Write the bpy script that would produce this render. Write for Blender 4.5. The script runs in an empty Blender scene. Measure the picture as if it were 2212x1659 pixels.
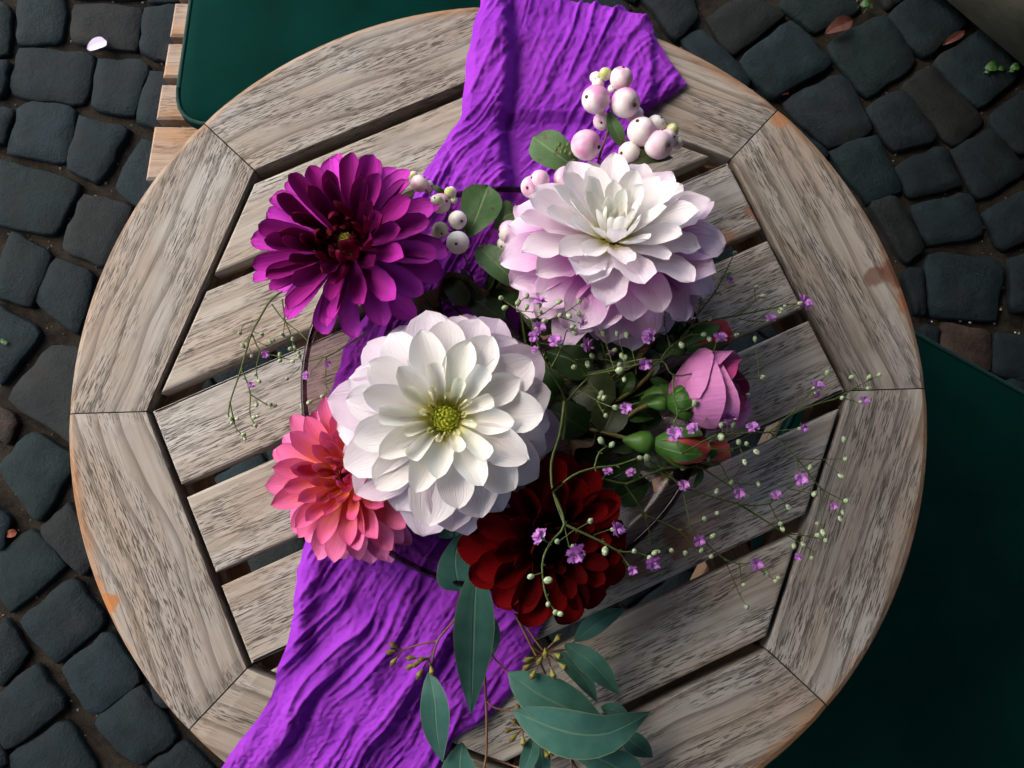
import bpy, bmesh, math, random
import numpy as np
from mathutils import Vector, Matrix, Euler

random.seed(7)
RNG = np.random.default_rng(11)
sc = bpy.context.scene
col = sc.collection
R_ = math.radians
ZT = 0.72                      # height of the table top above the paving

# ------------------------------------------------------------------ camera, sky, sun, exposure
CAM_P = Vector((-.0007, -.0863, .6704 + ZT))
CAM_E = Euler((.1482, -.0128, -.0111))
cam = bpy.data.cameras.new('camera')
cam.sensor_width = 36.0
cam.lens = 1800 / 2212 * 36
cam.clip_start = .01
cam.clip_end = 400
camo = bpy.data.objects.new('camera', cam)
camo.location = CAM_P
camo.rotation_euler = CAM_E
col.objects.link(camo)
sc.camera = camo

SUN_EL, SUN_AZ = 44.0, -62.0   # azimuth clockwise from +Y (up in the picture)
world = bpy.data.worlds.new('World')
sc.world = world
world.use_nodes = True
wn = world.node_tree
sky = wn.nodes.new('ShaderNodeTexSky')
sky.sky_type = 'NISHITA'
sky.sun_disc = False
sky.sun_elevation = R_(SUN_EL)
sky.sun_rotation = R_(SUN_AZ)
sky.air_density = 1.0
sky.dust_density = 4.0
sky.ozone_density = 1.0
wn.nodes['Background'].inputs['Strength'].default_value = .145
wn.links.new(sky.outputs[0], wn.nodes['Background'].inputs['Color'])

sun = bpy.data.lights.new('sun', 'SUN')
sun.energy = 1.1
sun.angle = R_(70)
sun.color = (1, .975, .94)
suno = bpy.data.objects.new('sun', sun)
sd = Vector((math.sin(R_(SUN_AZ)) * math.cos(R_(SUN_EL)), math.cos(R_(SUN_AZ)) * math.cos(R_(SUN_EL)), math.sin(R_(SUN_EL))))
suno.rotation_euler = sd.to_track_quat('Z', 'Y').to_euler()
suno.location = sd * 20
col.objects.link(suno)
sc.view_settings.view_transform = 'Standard'
sc.view_settings.look = 'None'
sc.view_settings.gamma = 1
sc.view_settings.exposure = 1.36

# ------------------------------------------------------------------ helpers
RM = CAM_E.to_matrix()
def at(x, y, h=0.0):
    """picture point (2212 wide) -> place at height h above the table top"""
    d = RM @ Vector(((x - 1106) / 1800, -(y - 829.5) / 1800, -1))
    s = (h + ZT - CAM_P.z) / d.z
    return CAM_P + d * s
K0 = 1300 / 2212
REG = dict(A=(0, 0, K0), B=(1200, 0, K0), C=(2348, 0, K0), D=(0, 900, K0), F=(1900, 900, K0), G=(0, 1761, K0), H=(1200, 1761, K0),
           J=(2900, 1000, 748 / 2212), K=(1600, 850, 700 / 1659), M=(2200, 1050, 900 / 2133), N=(2300, 1500, 800 / 1770), L=(780, 1000, 570 / 1576))
def rg(r, x, y):
    x0, y0, k = REG[r]
    return ((x0 + x * k) / 1.64919, (y0 + y * k) / 1.64919)
def pxm(h):                    # metres per picture unit at height h
    return (.6704 - h) / 1800

def tag(o, label=None, cat=None, group=None, kind=None):
    if label: o['label'] = label
    if cat: o['category'] = cat
    if group: o['group'] = group
    if kind: o['kind'] = kind
    return o
def empty(name, M=None, parent=None):
    o = bpy.data.objects.new(name, None)
    o.empty_display_size = .02
    col.objects.link(o)
    if parent: o.parent = parent
    if M is not None: o.matrix_local = M
    return o
def link(name, me, parent=None, M=None):
    o = bpy.data.objects.new(name, me)
    col.objects.link(o)
    if parent: o.parent = parent
    if M is not None: o.matrix_local = M
    return o

class MB:
    def __init__(s): s.v = []; s.f = []; s.uv = []
    def add(s, v, f, uv=None):
        n = len(s.v)
        s.v += [tuple(p) for p in v]
        s.f += [tuple(i + n for i in q) for q in f]
        s.uv += list(uv) if uv else [(0, 0)] * len(v)
    def grid(s, P, nu, nv, uv=None, wrap=False):
        f = []
        for i in range(nu - 1):
            for j in range(nv if wrap else nv - 1):
                k = (j + 1) % nv
                f.append((i * nv + j, i * nv + k, (i + 1) * nv + k, (i + 1) * nv + j))
        s.add(P, f, uv)
    def tube(s, pts, r0, r1=None, sides=6, sub=4, cap=True):
        pts = smooth_path(pts, sub)
        n = len(pts); r1 = r0 if r1 is None else r1
        P = []; uv = []
        up = Vector((.31, .17, .93))
        for i, p in enumerate(pts):
            t = (pts[min(n - 1, i + 1)] - pts[max(0, i - 1)])
            t = t.normalized() if t.length > 1e-9 else Vector((0, 0, 1))
            a = t.cross(up)
            a = a.normalized() if a.length > 1e-5 else Vector((1, 0, 0))
            b = t.cross(a)
            r = r0 + (r1 - r0) * i / max(1, n - 1)
            for j in range(sides):
                q = 2 * math.pi * j / sides
                P.append(p + (a * math.cos(q) + b * math.sin(q)) * r); uv.append((i / max(1, n - 1), j / sides))
        base = len(s.v)
        s.grid(P, n, sides, uv, True)
        if cap:
            s.f.append(tuple(base + j for j in range(sides)))
            s.f.append(tuple(base + (n - 1) * sides + j for j in reversed(range(sides))))
    def lathe(s, prof, sides=16, M=None):
        P = []; uv = []
        for i, (r, z) in enumerate(prof):
            for j in range(sides):
                q = 2 * math.pi * j / sides
                p = Vector((r * math.cos(q), r * math.sin(q), z))
                P.append(M @ p if M else p); uv.append((i / (len(prof) - 1), j / sides))
        s.grid(P, len(prof), sides, uv, True)
    def mesh(s, name, mat=None, smooth=True):
        me = bpy.data.meshes.new(name)
        me.from_pydata(s.v, [], s.f)
        uvl = me.uv_layers.new(name='UVMap')
        li = np.zeros(len(me.loops), dtype=np.int32); me.loops.foreach_get('vertex_index', li)
        uvl.data.foreach_set('uv', np.array(s.uv, dtype=np.float32)[li].ravel())
        if smooth: me.polygons.foreach_set('use_smooth', [True] * len(me.polygons))
        if mat: me.materials.append(mat)
        me.update()
        return me
    def build(s, name, mat, parent=None, M=None, smooth=True, world=None):
        me = s.mesh(name, mat, smooth)
        if world is not None: me.transform(world.inverted())
        return link(name, me, parent, M)

def smooth_path(pts, sub=4):
    pts = [Vector(p) for p in pts]
    if len(pts) < 3 or sub <= 1: 
        return pts
    out = []
    for i in range(len(pts) - 1):
        p0 = pts[max(0, i - 1)]; p1 = pts[i]; p2 = pts[i + 1]; p3 = pts[min(len(pts) - 1, i + 2)]
        for k in range(sub):
            t = k / sub
            out.append(.5 * ((2 * p1) + (p2 - p0) * t + (2 * p0 - 5 * p1 + 4 * p2 - p3) * t * t + (3 * p1 - p0 - 3 * p2 + p3) * t ** 3))
    out.append(pts[-1])
    return out
def frame(origin, z, x=None):
    z = Vector(z).normalized()
    x = Vector(x) if x is not None else (Vector((1, 0, 0)) if abs(z.x) < .9 else Vector((0, 1, 0)))
    y = z.cross(x).normalized(); x = y.cross(z)
    M = Matrix((x, y, z)).transposed().to_4x4()
    M.translation = Vector(origin)
    return M
_tab = RNG.random((256, 256))
def vnoise(x, y):
    x = np.asarray(x, float); y = np.asarray(y, float)
    xi = np.floor(x).astype(int); yi = np.floor(y).astype(int)
    fx = x - xi; fy = y - yi
    fx = fx * fx * (3 - 2 * fx); fy = fy * fy * (3 - 2 * fy)
    g = lambda a, b: _tab[a % 256, b % 256]
    return ((g(xi, yi) * (1 - fx) + g(xi + 1, yi) * fx) * (1 - fy) + (g(xi, yi + 1) * (1 - fx) + g(xi + 1, yi + 1) * fx) * fy) * 2 - 1

# ------------------------------------------------------------------ materials
class NT:
    def __init__(s, name):
        s.m = bpy.data.materials.new(name); s.m.use_nodes = True
        s.t = s.m.node_tree; s.t.nodes.clear()
        s.out = s.n('OutputMaterial')
    def n(s, typ, **kw):
        nd = s.t.nodes.new('ShaderNode' + typ)
        for k, v in kw.items(): setattr(nd, k, v)
        return nd
    def set(s, nd, k, v):
        i = nd.inputs[k]
        if hasattr(v, 'is_linked') or isinstance(v, bpy.types.NodeSocket): s.t.links.new(v, i)
        else:
            if isinstance(v, tuple) and len(v) == 3 and i.type == 'RGBA': v = (*v, 1)
            i.default_value = v
    def math(s, op, a, b=0.0, c=None, clamp=False):
        nd = s.n('Math', operation=op, use_clamp=clamp); s.set(nd, 0, a); s.set(nd, 1, b)
        if c is not None: s.set(nd, 2, c)
        return nd.outputs[0]
    def mix(s, f, a, b, mode='MIX'):
        nd = s.n('Mix', data_type='RGBA', blend_type=mode)
        s.set(nd, 0, f); s.set(nd, 6, a); s.set(nd, 7, b)
        return nd.outputs[2]
    def ramp(s, f, stops, interp='LINEAR'):
        nd = s.n('ValToRGB'); nd.color_ramp.interpolation = interp
        e = nd.color_ramp.elements
        while len(e) < len(stops): e.new(.5)
        for q, (p, c) in zip(e, stops):
            q.position = p; q.color = (*c, 1) if isinstance(c, tuple) else (c, c, c, 1)
        s.set(nd, 0, f)
        return nd.outputs[0]
    def sstep(s, f, lo, hi):
        nd = s.n('MapRange', interpolation_type='SMOOTHSTEP')
        s.set(nd, 0, f); s.set(nd, 1, lo); s.set(nd, 2, hi)
        return nd.outputs[0]
    def noise(s, vec, scale=5., detail=3., rough=.5, dist=0.):
        nd = s.n('TexNoise'); s.set(nd, 'Vector', vec); s.set(nd, 'Scale', scale); s.set(nd, 'Detail', detail)
        s.set(nd, 'Roughness', rough); s.set(nd, 'Distortion', dist)
        return nd.outputs[0]
    def mapping(s, vec, scale=(1, 1, 1), loc=None, rot=(0, 0, 0)):
        nd = s.n('Mapping'); s.set(nd, 'Vector', vec); s.set(nd, 'Scale', scale); s.set(nd, 'Rotation', rot)
        if loc is not None: s.set(nd, 'Location', loc)
        return nd.outputs[0]
    def bump(s, h, strength=.3, dist=.001, normal=None):
        nd = s.n('Bump'); s.set(nd, 'Height', h); s.set(nd, 'Strength', strength); s.set(nd, 'Distance', dist)
        if normal is not None: s.set(nd, 'Normal', normal)
        return nd.outputs[0]
    def pbsdf(s, color, rough=.5, normal=None, spec=.3, **kw):
        nd = s.n('BsdfPrincipled'); s.set(nd, 'Base Color', color); s.set(nd, 'Roughness', rough)
        s.set(nd, 'Specular IOR Level', spec)
        if normal is not None: s.set(nd, 'Normal', normal)
        for k, v in kw.items(): s.set(nd, k.replace('_', ' '), v)
        return nd.outputs[0]
    def done(s, sh): s.t.links.new(sh, s.out.inputs[0]); return s.m
    def leafy(s, color, rough, trans, normal=None, spec=.3, tcol=None):
        p = s.pbsdf(color, rough, normal, spec)
        if trans <= 0: return s.done(p)
        t = s.n('BsdfTranslucent'); s.set(t, 'Color', tcol if tcol is not None else color)
        m = s.n('MixShader'); s.set(m, 0, trans); s.t.links.new(p, m.inputs[1]); s.t.links.new(t.outputs[0], m.inputs[2])
        return s.done(m.outputs[0])

def wood_mat(name, stains=(), warm=.25, fresh=0.0, ring=.45, tone=1.0, edge=True):
    t = NT(name)
    tc = t.n('TexCoord').outputs['Object']
    rnd = t.n('ObjectInfo').outputs['Random']
    off = t.n('CombineXYZ'); t.set(off, 0, t.math('MULTIPLY', rnd, 37.)); t.set(off, 1, t.math('MULTIPLY', rnd, 11.3)); t.set(off, 2, t.math('MULTIPLY', rnd, 5.7))
    add = t.n('VectorMath', operation='ADD'); t.set(add, 0, tc); t.set(add, 1, off.outputs[0])
    v = add.outputs[0]
    # slow wander of the grain lines
    w = t.noise(t.mapping(v, (2.2, 7, 7)), 1., 2.)
    wan = t.n('CombineXYZ'); t.set(wan, 1, t.math('MULTIPLY', t.math('SUBTRACT', w, .5), .016))
    va = t.n('VectorMath', operation='ADD'); t.set(va, 0, v); t.set(va, 1, wan.outputs[0]); vg = va.outputs[0]
    n1 = t.noise(t.mapping(vg, (3.0, 150, 150)), 1., 6., .68)
    n0 = t.noise(t.mapping(v, (9, 22, 22)), 1., 3.)
    n2 = t.noise(t.mapping(vg, (75, 1050, 1050)), 1., 2., .6)
    n3 = t.noise(t.mapping(vg, (9, 640, 640)), 1., 3., .55)
    c = t.ramp(n1, [(.22, (.15 * tone, .12 * tone, .09 * tone)), (.4, (.30 * tone, .262 * tone, .215 * tone)), (.56, (.365 * tone, .33 * tone, .285 * tone)), (.78, (.46 * tone, .435 * tone, .395 * tone))])
    c = t.mix(t.math('MULTIPLY', t.sstep(n0, .48, .7), warm), c, (.30, .165, .075))
    c = t.mix(t.math('MULTIPLY', t.sstep(n0, .5, .3), .5), c, (.42 * tone, .42 * tone, .405 * tone))
    pores = t.math('MULTIPLY', t.sstep(n2, .50, .585), t.sstep(t.noise(t.mapping(v, (16, 40, 40)), 1., 2.), .32, .6))
    c = t.mix(t.math('MULTIPLY', pores, .85), c, (.045, .038, .032))
    cracks = t.sstep(n3, .62, .68)
    c = t.mix(t.math('MULTIPLY', cracks, .6), c, (.04, .034, .03))
    # growth rings: curved bands, sharp on one side
    wv = t.n('TexWave', wave_type='BANDS', bands_direction='Y', wave_profile='SAW')
    t.set(wv, 'Vector', t.mapping(vg, (.8, 1, 1))); t.set(wv, 'Scale', 19.); t.set(wv, 'Distortion', 5.); t.set(wv, 'Detail', 1.2); t.set(wv, 'Detail Scale', .55)
    rl = t.math('MULTIPLY', t.sstep(wv.outputs[1], .62, 1.), ring)
    c = t.mix(rl, c, (.075, .06, .047))
    bl = t.sstep(t.noise(t.mapping(v, (11, 26, 26)), 1., 4., .6), .55, .75)
    c = t.mix(t.math('MULTIPLY', bl, .45), c, (.105, .088, .072))
    if fresh: c = t.mix(fresh, c, (.42, .19, .075))
    geo = t.n('NewGeometry'); pos = geo.outputs['Position']
    if edge:
        sp = t.n('SeparateXYZ'); t.set(sp, 0, pos)
        rr = t.math('SQRT', t.math('ADD', t.math('MULTIPLY', sp.outputs[0], sp.outputs[0]), t.math('MULTIPLY', sp.outputs[1], sp.outputs[1])))
        e = t.math('MULTIPLY', t.sstep(t.math('ADD', rr, t.math('MULTIPLY', t.math('SUBTRACT', t.noise(pos, 9., 3.), .5), .035)), .338, .352), .75)
        c = t.mix(e, c, (.25, .115, .04))
    for (p, rad, sc_, colr, amt) in stains:
        mp = t.n('VectorMath', operation='DISTANCE'); t.set(mp, 0, pos); t.set(mp, 1, tuple(p))
        dd = t.math('ADD', mp.outputs['Value'], t.math('MULTIPLY', t.math('SUBTRACT', t.noise(pos, sc_, 3.), .5), rad * 1.5))
        c = t.mix(t.math('MULTIPLY', t.sstep(dd, rad, rad * .6), amt), c, colr)
    hgt = t.math('SUBTRACT', t.math('SUBTRACT', n1, t.math('MULTIPLY', pores, .7)), t.math('MULTIPLY', cracks, .9))
    return t.done(t.pbsdf(c, .72, t.bump(hgt, .35, .0009), .2))

def petal_mat(name, basecol, f0, f1, back=None, vein=.1, trans=.22, rough=.5, edgecol=None, spec=.25):
    t = NT(name)
    uv = t.n('TexCoord').outputs['UV']
    sp = t.n('SeparateXYZ'); t.set(sp, 0, uv)
    oc = t.n('ObjectInfo').outputs['Color']
    fac = t.sstep(sp.outputs[0], f1, f0)
    c = t.mix(fac, oc, basecol)
    rnd = t.n('ObjectInfo').outputs['Random']
    cmb = t.n('CombineXYZ'); t.set(cmb, 2, t.math('MULTIPLY', rnd, 50.))
    av = t.n('VectorMath', operation='ADD'); t.set(av, 0, t.mapping(uv, (1.6, 26, 1))); t.set(av, 1, cmb.outputs[0])
    vn = t.noise(av.outputs[0], 1., 3.)
    k = t.math('ADD', t.math('MULTIPLY', vn, vein * 2), 1 - vein)
    kc = t.n('CombineColor'); [t.set(kc, i, k) for i in range(3)]
    c = t.mix(1., c, kc.outputs[0], 'MULTIPLY')
    ed = t.math('ABSOLUTE', t.math('SUBTRACT', sp.outputs[1], .5))
    if edgecol:
        c = t.mix(t.math('MULTIPLY', t.sstep(ed, .40, .5), .55), c, edgecol)
    if back:
        bf = t.n('NewGeometry').outputs['Backfacing']
        c = t.mix(bf, c, t.mix(1., back, kc.outputs[0], 'MULTIPLY'))
    fine = t.noise(t.mapping(av.outputs[0], (1, 2.6, 1)), 1., 2.)
    return t.leafy(c, rough, trans, t.bump(t.math('ADD', vn, t.math('MULTIPLY', fine, .5)), .5, .0011), spec)

def leaf_mat(name, c1, c2, rib, rough=.5, trans=.15, veins=9., edge=None, vs=.5, spec=.35, spots=0.):
    t = NT(name)
    uv = t.n('TexCoord').outputs['UV']; sp = t.n('SeparateXYZ'); t.set(sp, 0, uv)
    ob = t.n('TexCoord').outputs['Object']
    n = t.noise(ob, 90., 4.)
    c = t.mix(t.sstep(n, .35, .65), c1, c2)
    ay = t.math('ABSOLUTE', t.math('SUBTRACT', sp.outputs[1], .5))
    ph = t.math('MULTIPLY', t.math('SUBTRACT', sp.outputs[0], t.math('MULTIPLY', ay, .55)), veins)
    sv = t.math('ABSOLUTE', t.math('SUBTRACT', t.math('FRACT', ph), .5))
    side = t.math('MULTIPLY', t.sstep(sv, .07, .0), vs)
    c = t.mix(t.math('MULTIPLY', side, .5), c, rib)
    mid = t.sstep(ay, .04, .008)
    c = t.mix(t.math('MULTIPLY', mid, .75), c, rib)
    if edge: c = t.mix(t.math('MULTIPLY', t.sstep(ay, .465, .5), .7), c, edge)
    if spots:
        c = t.mix(t.math('MULTIPLY', t.sstep(t.noise(ob, 160., 3.), .62, .7), spots), c, (.09, .035, .02))
    h = t.math('ADD', t.math('MULTIPLY', side, -.6), t.math('ADD', mid, t.math('MULTIPLY', n, .4)))
    return t.leafy(c, rough, trans, t.bump(h, .4, .0006), spec)

def plain_mat(name, c1, c2, scale=60., rough=.6, bump=.3, bdist=.001, spec=.3, trans=0., obj=True):
    t = NT(name)
    v = t.n('TexCoord').outputs['Object'] if obj else t.n('NewGeometry').outputs['Position']
    n = t.noise(v, scale, 5., .6)
    c = t.mix(t.sstep(n, .3, .7), c1, c2)
    return t.leafy(c, rough, trans, t.bump(n, bump, bdist), spec)

M = {}
def cobble_mat():
    t = NT('basalt')
    v = t.n('NewGeometry').outputs['Position']
    rnd = t.n('ObjectInfo').outputs['Random']; oc = t.n('ObjectInfo').outputs['Color']
    n = t.noise(v, 26., 8., .7); f = t.noise(v, 260., 4., .65)
    c = t.mix(t.sstep(n, .35, .68), (.62, .64, .66), (1.5, 1.42, 1.36))
    c = t.mix(1., c, oc, 'MULTIPLY')
    c = t.mix(t.math('MULTIPLY', t.sstep(f, .58, .74), .25), c, (.03, .037, .038))
    c = t.mix(t.math('MULTIPLY', t.sstep(t.noise(v, 9., 4.), .58, .72), .3), c, (.02, .017, .014))
    h = t.math('ADD', n, t.math('MULTIPLY', f, .35))
    return t.done(t.pbsdf(c, t.math('ADD', .62, t.math('MULTIPLY', n, .3)), t.bump(h, 1.0, .005), .16))
M['cobble'] = cobble_mat()
def ground_mat():
    t = NT('joint_sand')
    v = t.n('NewGeometry').outputs['Position']
    n = t.noise(v, 30., 6., .7); f = t.noise(v, 420., 3., .7)
    c = t.mix(t.sstep(n, .3, .7), (.008, .0065, .005), (.030, .024, .018))
    c = t.mix(t.math('MULTIPLY', t.sstep(f, .58, .72), .6), c, (.10, .083, .066))
    return t.done(t.pbsdf(c, .95, t.bump(t.math('ADD', n, f), .9, .006), .1))
M['sand'] = ground_mat()

stain = [(at(232, 1302), .011, 160., (.36, .13, .03), .85), (at(212, 1268), .006, 160., (.36, .15, .05), .7),
         (at(1945, 590), .017, 60., (.11, .034, .014), .8), (at(1888, 600), .010, 60., (.11, .04, .018), .75), (at(1965, 650), .012, 90., (.24, .09, .03), .7),
         (at(1690, 258), .009, 90., (.3, .12, .04), .7)]
M['rim_wood'] = wood_mat('weathered_teak_rim', stain, .22, ring=.6, tone=.84)
stain2 = [(at(1640, 455), .012, 110., (.26, .085, .03), .7), (at(1570, 520), .012, 70., (.3, .12, .05), .5),
          (at(1470, 1170), .016, 90., (.17, .06, .025), .7), (at(1370, 1225), .015, 90., (.16, .06, .025), .6)]
M['slat_wood'] = wood_mat('weathered_teak_slat', stain2, .25, ring=.25, tone=1.03, edge=False)
M['chair_wood'] = wood_mat('oiled_teak', (), .6, fresh=.22, ring=.3, tone=.72, edge=False)
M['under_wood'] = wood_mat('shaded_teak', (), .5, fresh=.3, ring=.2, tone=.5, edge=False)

# ------------------------------------------------------------------ ground with cobbles
def sheet(name, size, z, mat):
    mb = MB(); s = size
    mb.add([(-s, -s, z), (s, -s, z), (s, s, z), (-s, s, z)], [(0, 1, 2, 3)])
    return mb.build(name, mat, smooth=False)
ground = tag(sheet('ground', 60, -.014, M['sand']), kind='structure')
ground['label'] = 'dark basalt cobble paving with sandy joints around the table'

QUADS = dict(
 A=[(105,-60,385,-50,375,245,95,265),(440,15,860,30,815,300,415,250),(870,40,1110,20,1060,380,835,310),(100,280,560,320,500,625,55,570),
    (590,350,905,380,815,705,540,640),(130,610,460,650,390,985,30,920),(480,700,780,780,610,1100,405,1030),(850,830,1100,900,900,1300,680,1130),
    (910,430,1200,470,1150,820,825,735),(-60,950,480,1110,330,1430,-80,1330),(500,1170,800,1240,640,1620,365,1500),
    (-220,10,55,20,45,320,-220,330),(-220,365,45,360,20,570,-220,590),(-220,625,85,660,20,870,-220,860),(430,-230,860,-215,850,-20,440,-30),(890,-230,1150,-220,1110,-10,885,10)],
 D=[(60,-140,310,20,185,325,-60,250),(330,30,570,120,470,500,200,290),(-80,290,260,480,20,790,-80,740),(310,560,650,620,560,1230,35,880),
    (-80,900,105,1000,60,1160,-80,1110),(185,1085,470,1240,230,1650,-10,1290),(-120,1480,65,1600,20,1800,-140,1760)],
 G=[(410,60,620,330,500,490,235,235),(175,215,395,430,50,715,-90,420),(440,510,630,770,340,1020,110,770),(30,760,170,960,10,1170,-140,1000),
    (660,830,850,1140,560,1340,375,1060),(210,1030,390,1290,20,1560,-80,1270),(850,1170,1070,1470,830,1640,560,1390),(400,1370,580,1700,250,1900,40,1600),(1110,1500,1300,1700,1050,1850,870,1680)],
 C=[(-120,-60,200,-60,240,110,100,235),(290,100,520,-40,770,80,455,325),(140,235,285,180,560,480,400,600),(740,10,980,-150,1240,40,950,190),
    (490,370,800,130,1050,380,690,590),(1020,260,1370,90,1560,360,1270,580),(1260,-120,1480,-150,1480,0,1380,40),(1410,80,1640,-90,1865,140,1610,340),
    (1680,370,2000,170,2190,450,1940,640),(760,610,1110,440,1310,780,1030,890),(1260,650,1480,540,1690,830,1430,910),(1490,520,1660,400,1990,720,1790,880),
    (2010,700,2260,530,2450,800,2190,930),(1790,910,2030,770,2250,1030,1940,1200),(1450,1000,1730,870,1840,1120,1530,1200),(1040,920,1330,820,1480,1150,1270,1220),
    (1550,1240,1880,1170,1970,1420,1640,1480),(1280,1240,1440,1180,1610,1500,1500,1590),(1970,1290,2240,1150,2400,1350,2100,1520),
    (1640,1540,2080,1580,2040,1940,1660,1900),(2140,1570,2400,1520,2420,1850,2150,1880),(1480,1640,1610,1620,1620,1890,1560,1900)],
 J=[(1370,430,1880,520,1890,960,1330,800),(1930,540,2400,600,2400,1150,1900,950),(1140,450,1330,480,1320,800,1150,700)])
def in_poly(p, Q):
    c = False
    for i in range(4):
        a, b = Q[i], Q[i - 1]
        if (a[1] > p[1]) != (b[1] > p[1]) and p[0] < (b[0] - a[0]) * (p[1] - a[1]) / (b[1] - a[1]) + a[0]: c = not c
    return c
traced = []; traced_r = []
for r, qs in QUADS.items():
    for q in qs:
        traced_r.append(r); traced.append([at(*rg(r, q[i], q[i + 1]), -ZT).to_2d() for i in (0, 2, 4, 6)])
def shrink(Q, k):
    c = sum(Q, Vector((0, 0))) / 4
    return [c + (p - c) * k for p in Q]
allq = list(traced)
fill = []
pitch = .112
for i in range(-24, 25):
    for j in range(-24, 25):
        def gp(a, b):
            x = (a + (.5 if int(b) % 2 else 0) * 0) * pitch; y = b * pitch
            jx = vnoise(a * .93 + 7.1, b * .93 + 3.3) * .016; jy = vnoise(a * .93 + 31.7, b * .93 + 9.2) * .016
            th = R_(38) + .25 * math.sin(x * 1.3)
            x += jx; y += jy
            return Vector((x * math.cos(th) - y * math.sin(th), x * math.sin(th) + y * math.cos(th)))
        Q = [gp(i, j), gp(i + 1, j), gp(i + 1, j + 1), gp(i, j + 1)]
        c = sum(Q, Vector((0, 0))) / 4
        if c.length > 2.4: continue
        S = shrink(Q, .80)
        bad = any(in_poly(p, T) for T in traced for p in S + [c]) or any(in_poly(p, S) for T in traced for p in T)
        if bad: continue
        fill.append(shrink(Q, .96))
def cobble_geo(mb, Q, z0):
    n = 5
    pts = []
    area = 0
    for i in range(4):
        a, b = Q[i], Q[(i + 1) % 4]
        for k in range(n):
            t = k / n
            pts.append(a.lerp(b, t)); area += a.x * b.y - b.x * a.y
    if area < 0: pts.reverse()
    c = sum(pts, Vector((0, 0))) / len(pts)
    # rounded corners and rough outline
    m = len(pts)
    sm = [(pts[i - 1] + pts[i] * 3 + pts[(i + 1) % m]) / 5 for i in range(m)]
    sm = [p + (p - c).normalized() * random.uniform(-.0036, .0026) for p in sm]
    tilt = Vector((random.uniform(-.03, .03), random.uniform(-.03, .03)))
    P = []
    for (k, dz) in ((1.0, -.03), (1.0, -.0085), (.985, -.0035), (.935, -.0006), (.5, .0008)):
        for p in sm:
            q = c + (p - c) * k
            P.append((q.x, q.y, z0 + dz + (q - c).dot(tilt) + (random.uniform(-.0012, .0012) if k > .6 else random.uniform(-.0006, .0006))))
    P.append((c.x, c.y, z0 + .0014))
    f = []
    for r in range(4):
        for j in range(m):
            k = (j + 1) % m
            f.append((r * m + j, r * m + k, (r + 1) * m + k, (r + 1) * m + j))
    for j in range(m): f.append((4 * m + j, 4 * m + (j + 1) % m, 5 * m))
    mb.add(P, f)
def cob_color(special=None):
    if special: return special
    b = random.uniform(.6, 1.0)
    t = random.random()
    c = (.0052, .0122, .0155) if t < .45 else ((.0052, .0132, .0142) if t < .7 else ((.0068, .0124, .0155) if t < .88 else (.0095, .0118, .0125)))
    return tuple(k * b for k in c) + (1,)
brown = {0: None}
for i, Q in enumerate(traced):
    mb = MB(); cobble_geo(mb, shrink(Q, {'C': 1.12, 'G': 1.12, 'J': 1.08}.get(traced_r[i], 1.085)), random.uniform(-.003, .003))
    o = mb.build('cobble', M['cobble'], ground)
    o.color = cob_color((.030, .020, .016, 1) if i == len(traced) - 3 else ((.020, .015, .012, 1) if i == 20 else None))
fill.sort(key=lambda Q: (sum(Q, Vector((0, 0))) / 4).length)
for Q in fill[:210]:
    mb = MB(); cobble_geo(mb, Q, random.uniform(-.003, .003))
    mb.build('cobble', M['cobble'], ground).color = cob_color()
mb = MB()
for Q in fill[210:]: cobble_geo(mb, Q, random.uniform(-.003, .003))
if mb.v:
    o = mb.build('far_cobbles', M['cobble'], ground); o.color = (.0095, .0165, .019, 1); o['kind'] = 'stuff'
# grit lying in the joints
mb = MB()
for k in range(5200):
    p = Vector((random.uniform(-1.15, 1.15), random.uniform(-.75, 1.1)))
    if any(in_poly(p, T) for T in traced) or any(in_poly(p, T) for T in fill[:210]): continue
    r = random.choice((.0012, .0016, .002, .003))
    a = random.random() * 6
    z = -.014 + r * .4
    V = []
    for (dx, dy, dz) in ((1, 0, 0), (0, 1, 0), (-1, 0, 0), (0, -1, 0), (0, 0, 1), (0, 0, -1)):
        s = r * random.uniform(.6, 1.2)
        V.append((p.x + s * (dx * math.cos(a) - dy * math.sin(a)), p.y + s * (dx * math.sin(a) + dy * math.cos(a)), z + s * dz))
    mb.add(V, [(0, 1, 4), (1, 2, 4), (2, 3, 4), (3, 0, 4), (1, 0, 5), (2, 1, 5), (3, 2, 5), (0, 3, 5)])
M['grit'] = plain_mat('grit', (.05, .04, .034), (.22, .19, .16), 300., .9, .2, obj=False)
o = mb.build('joint_grit', M['grit'], ground, smooth=False); o['kind'] = 'stuff'

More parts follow.
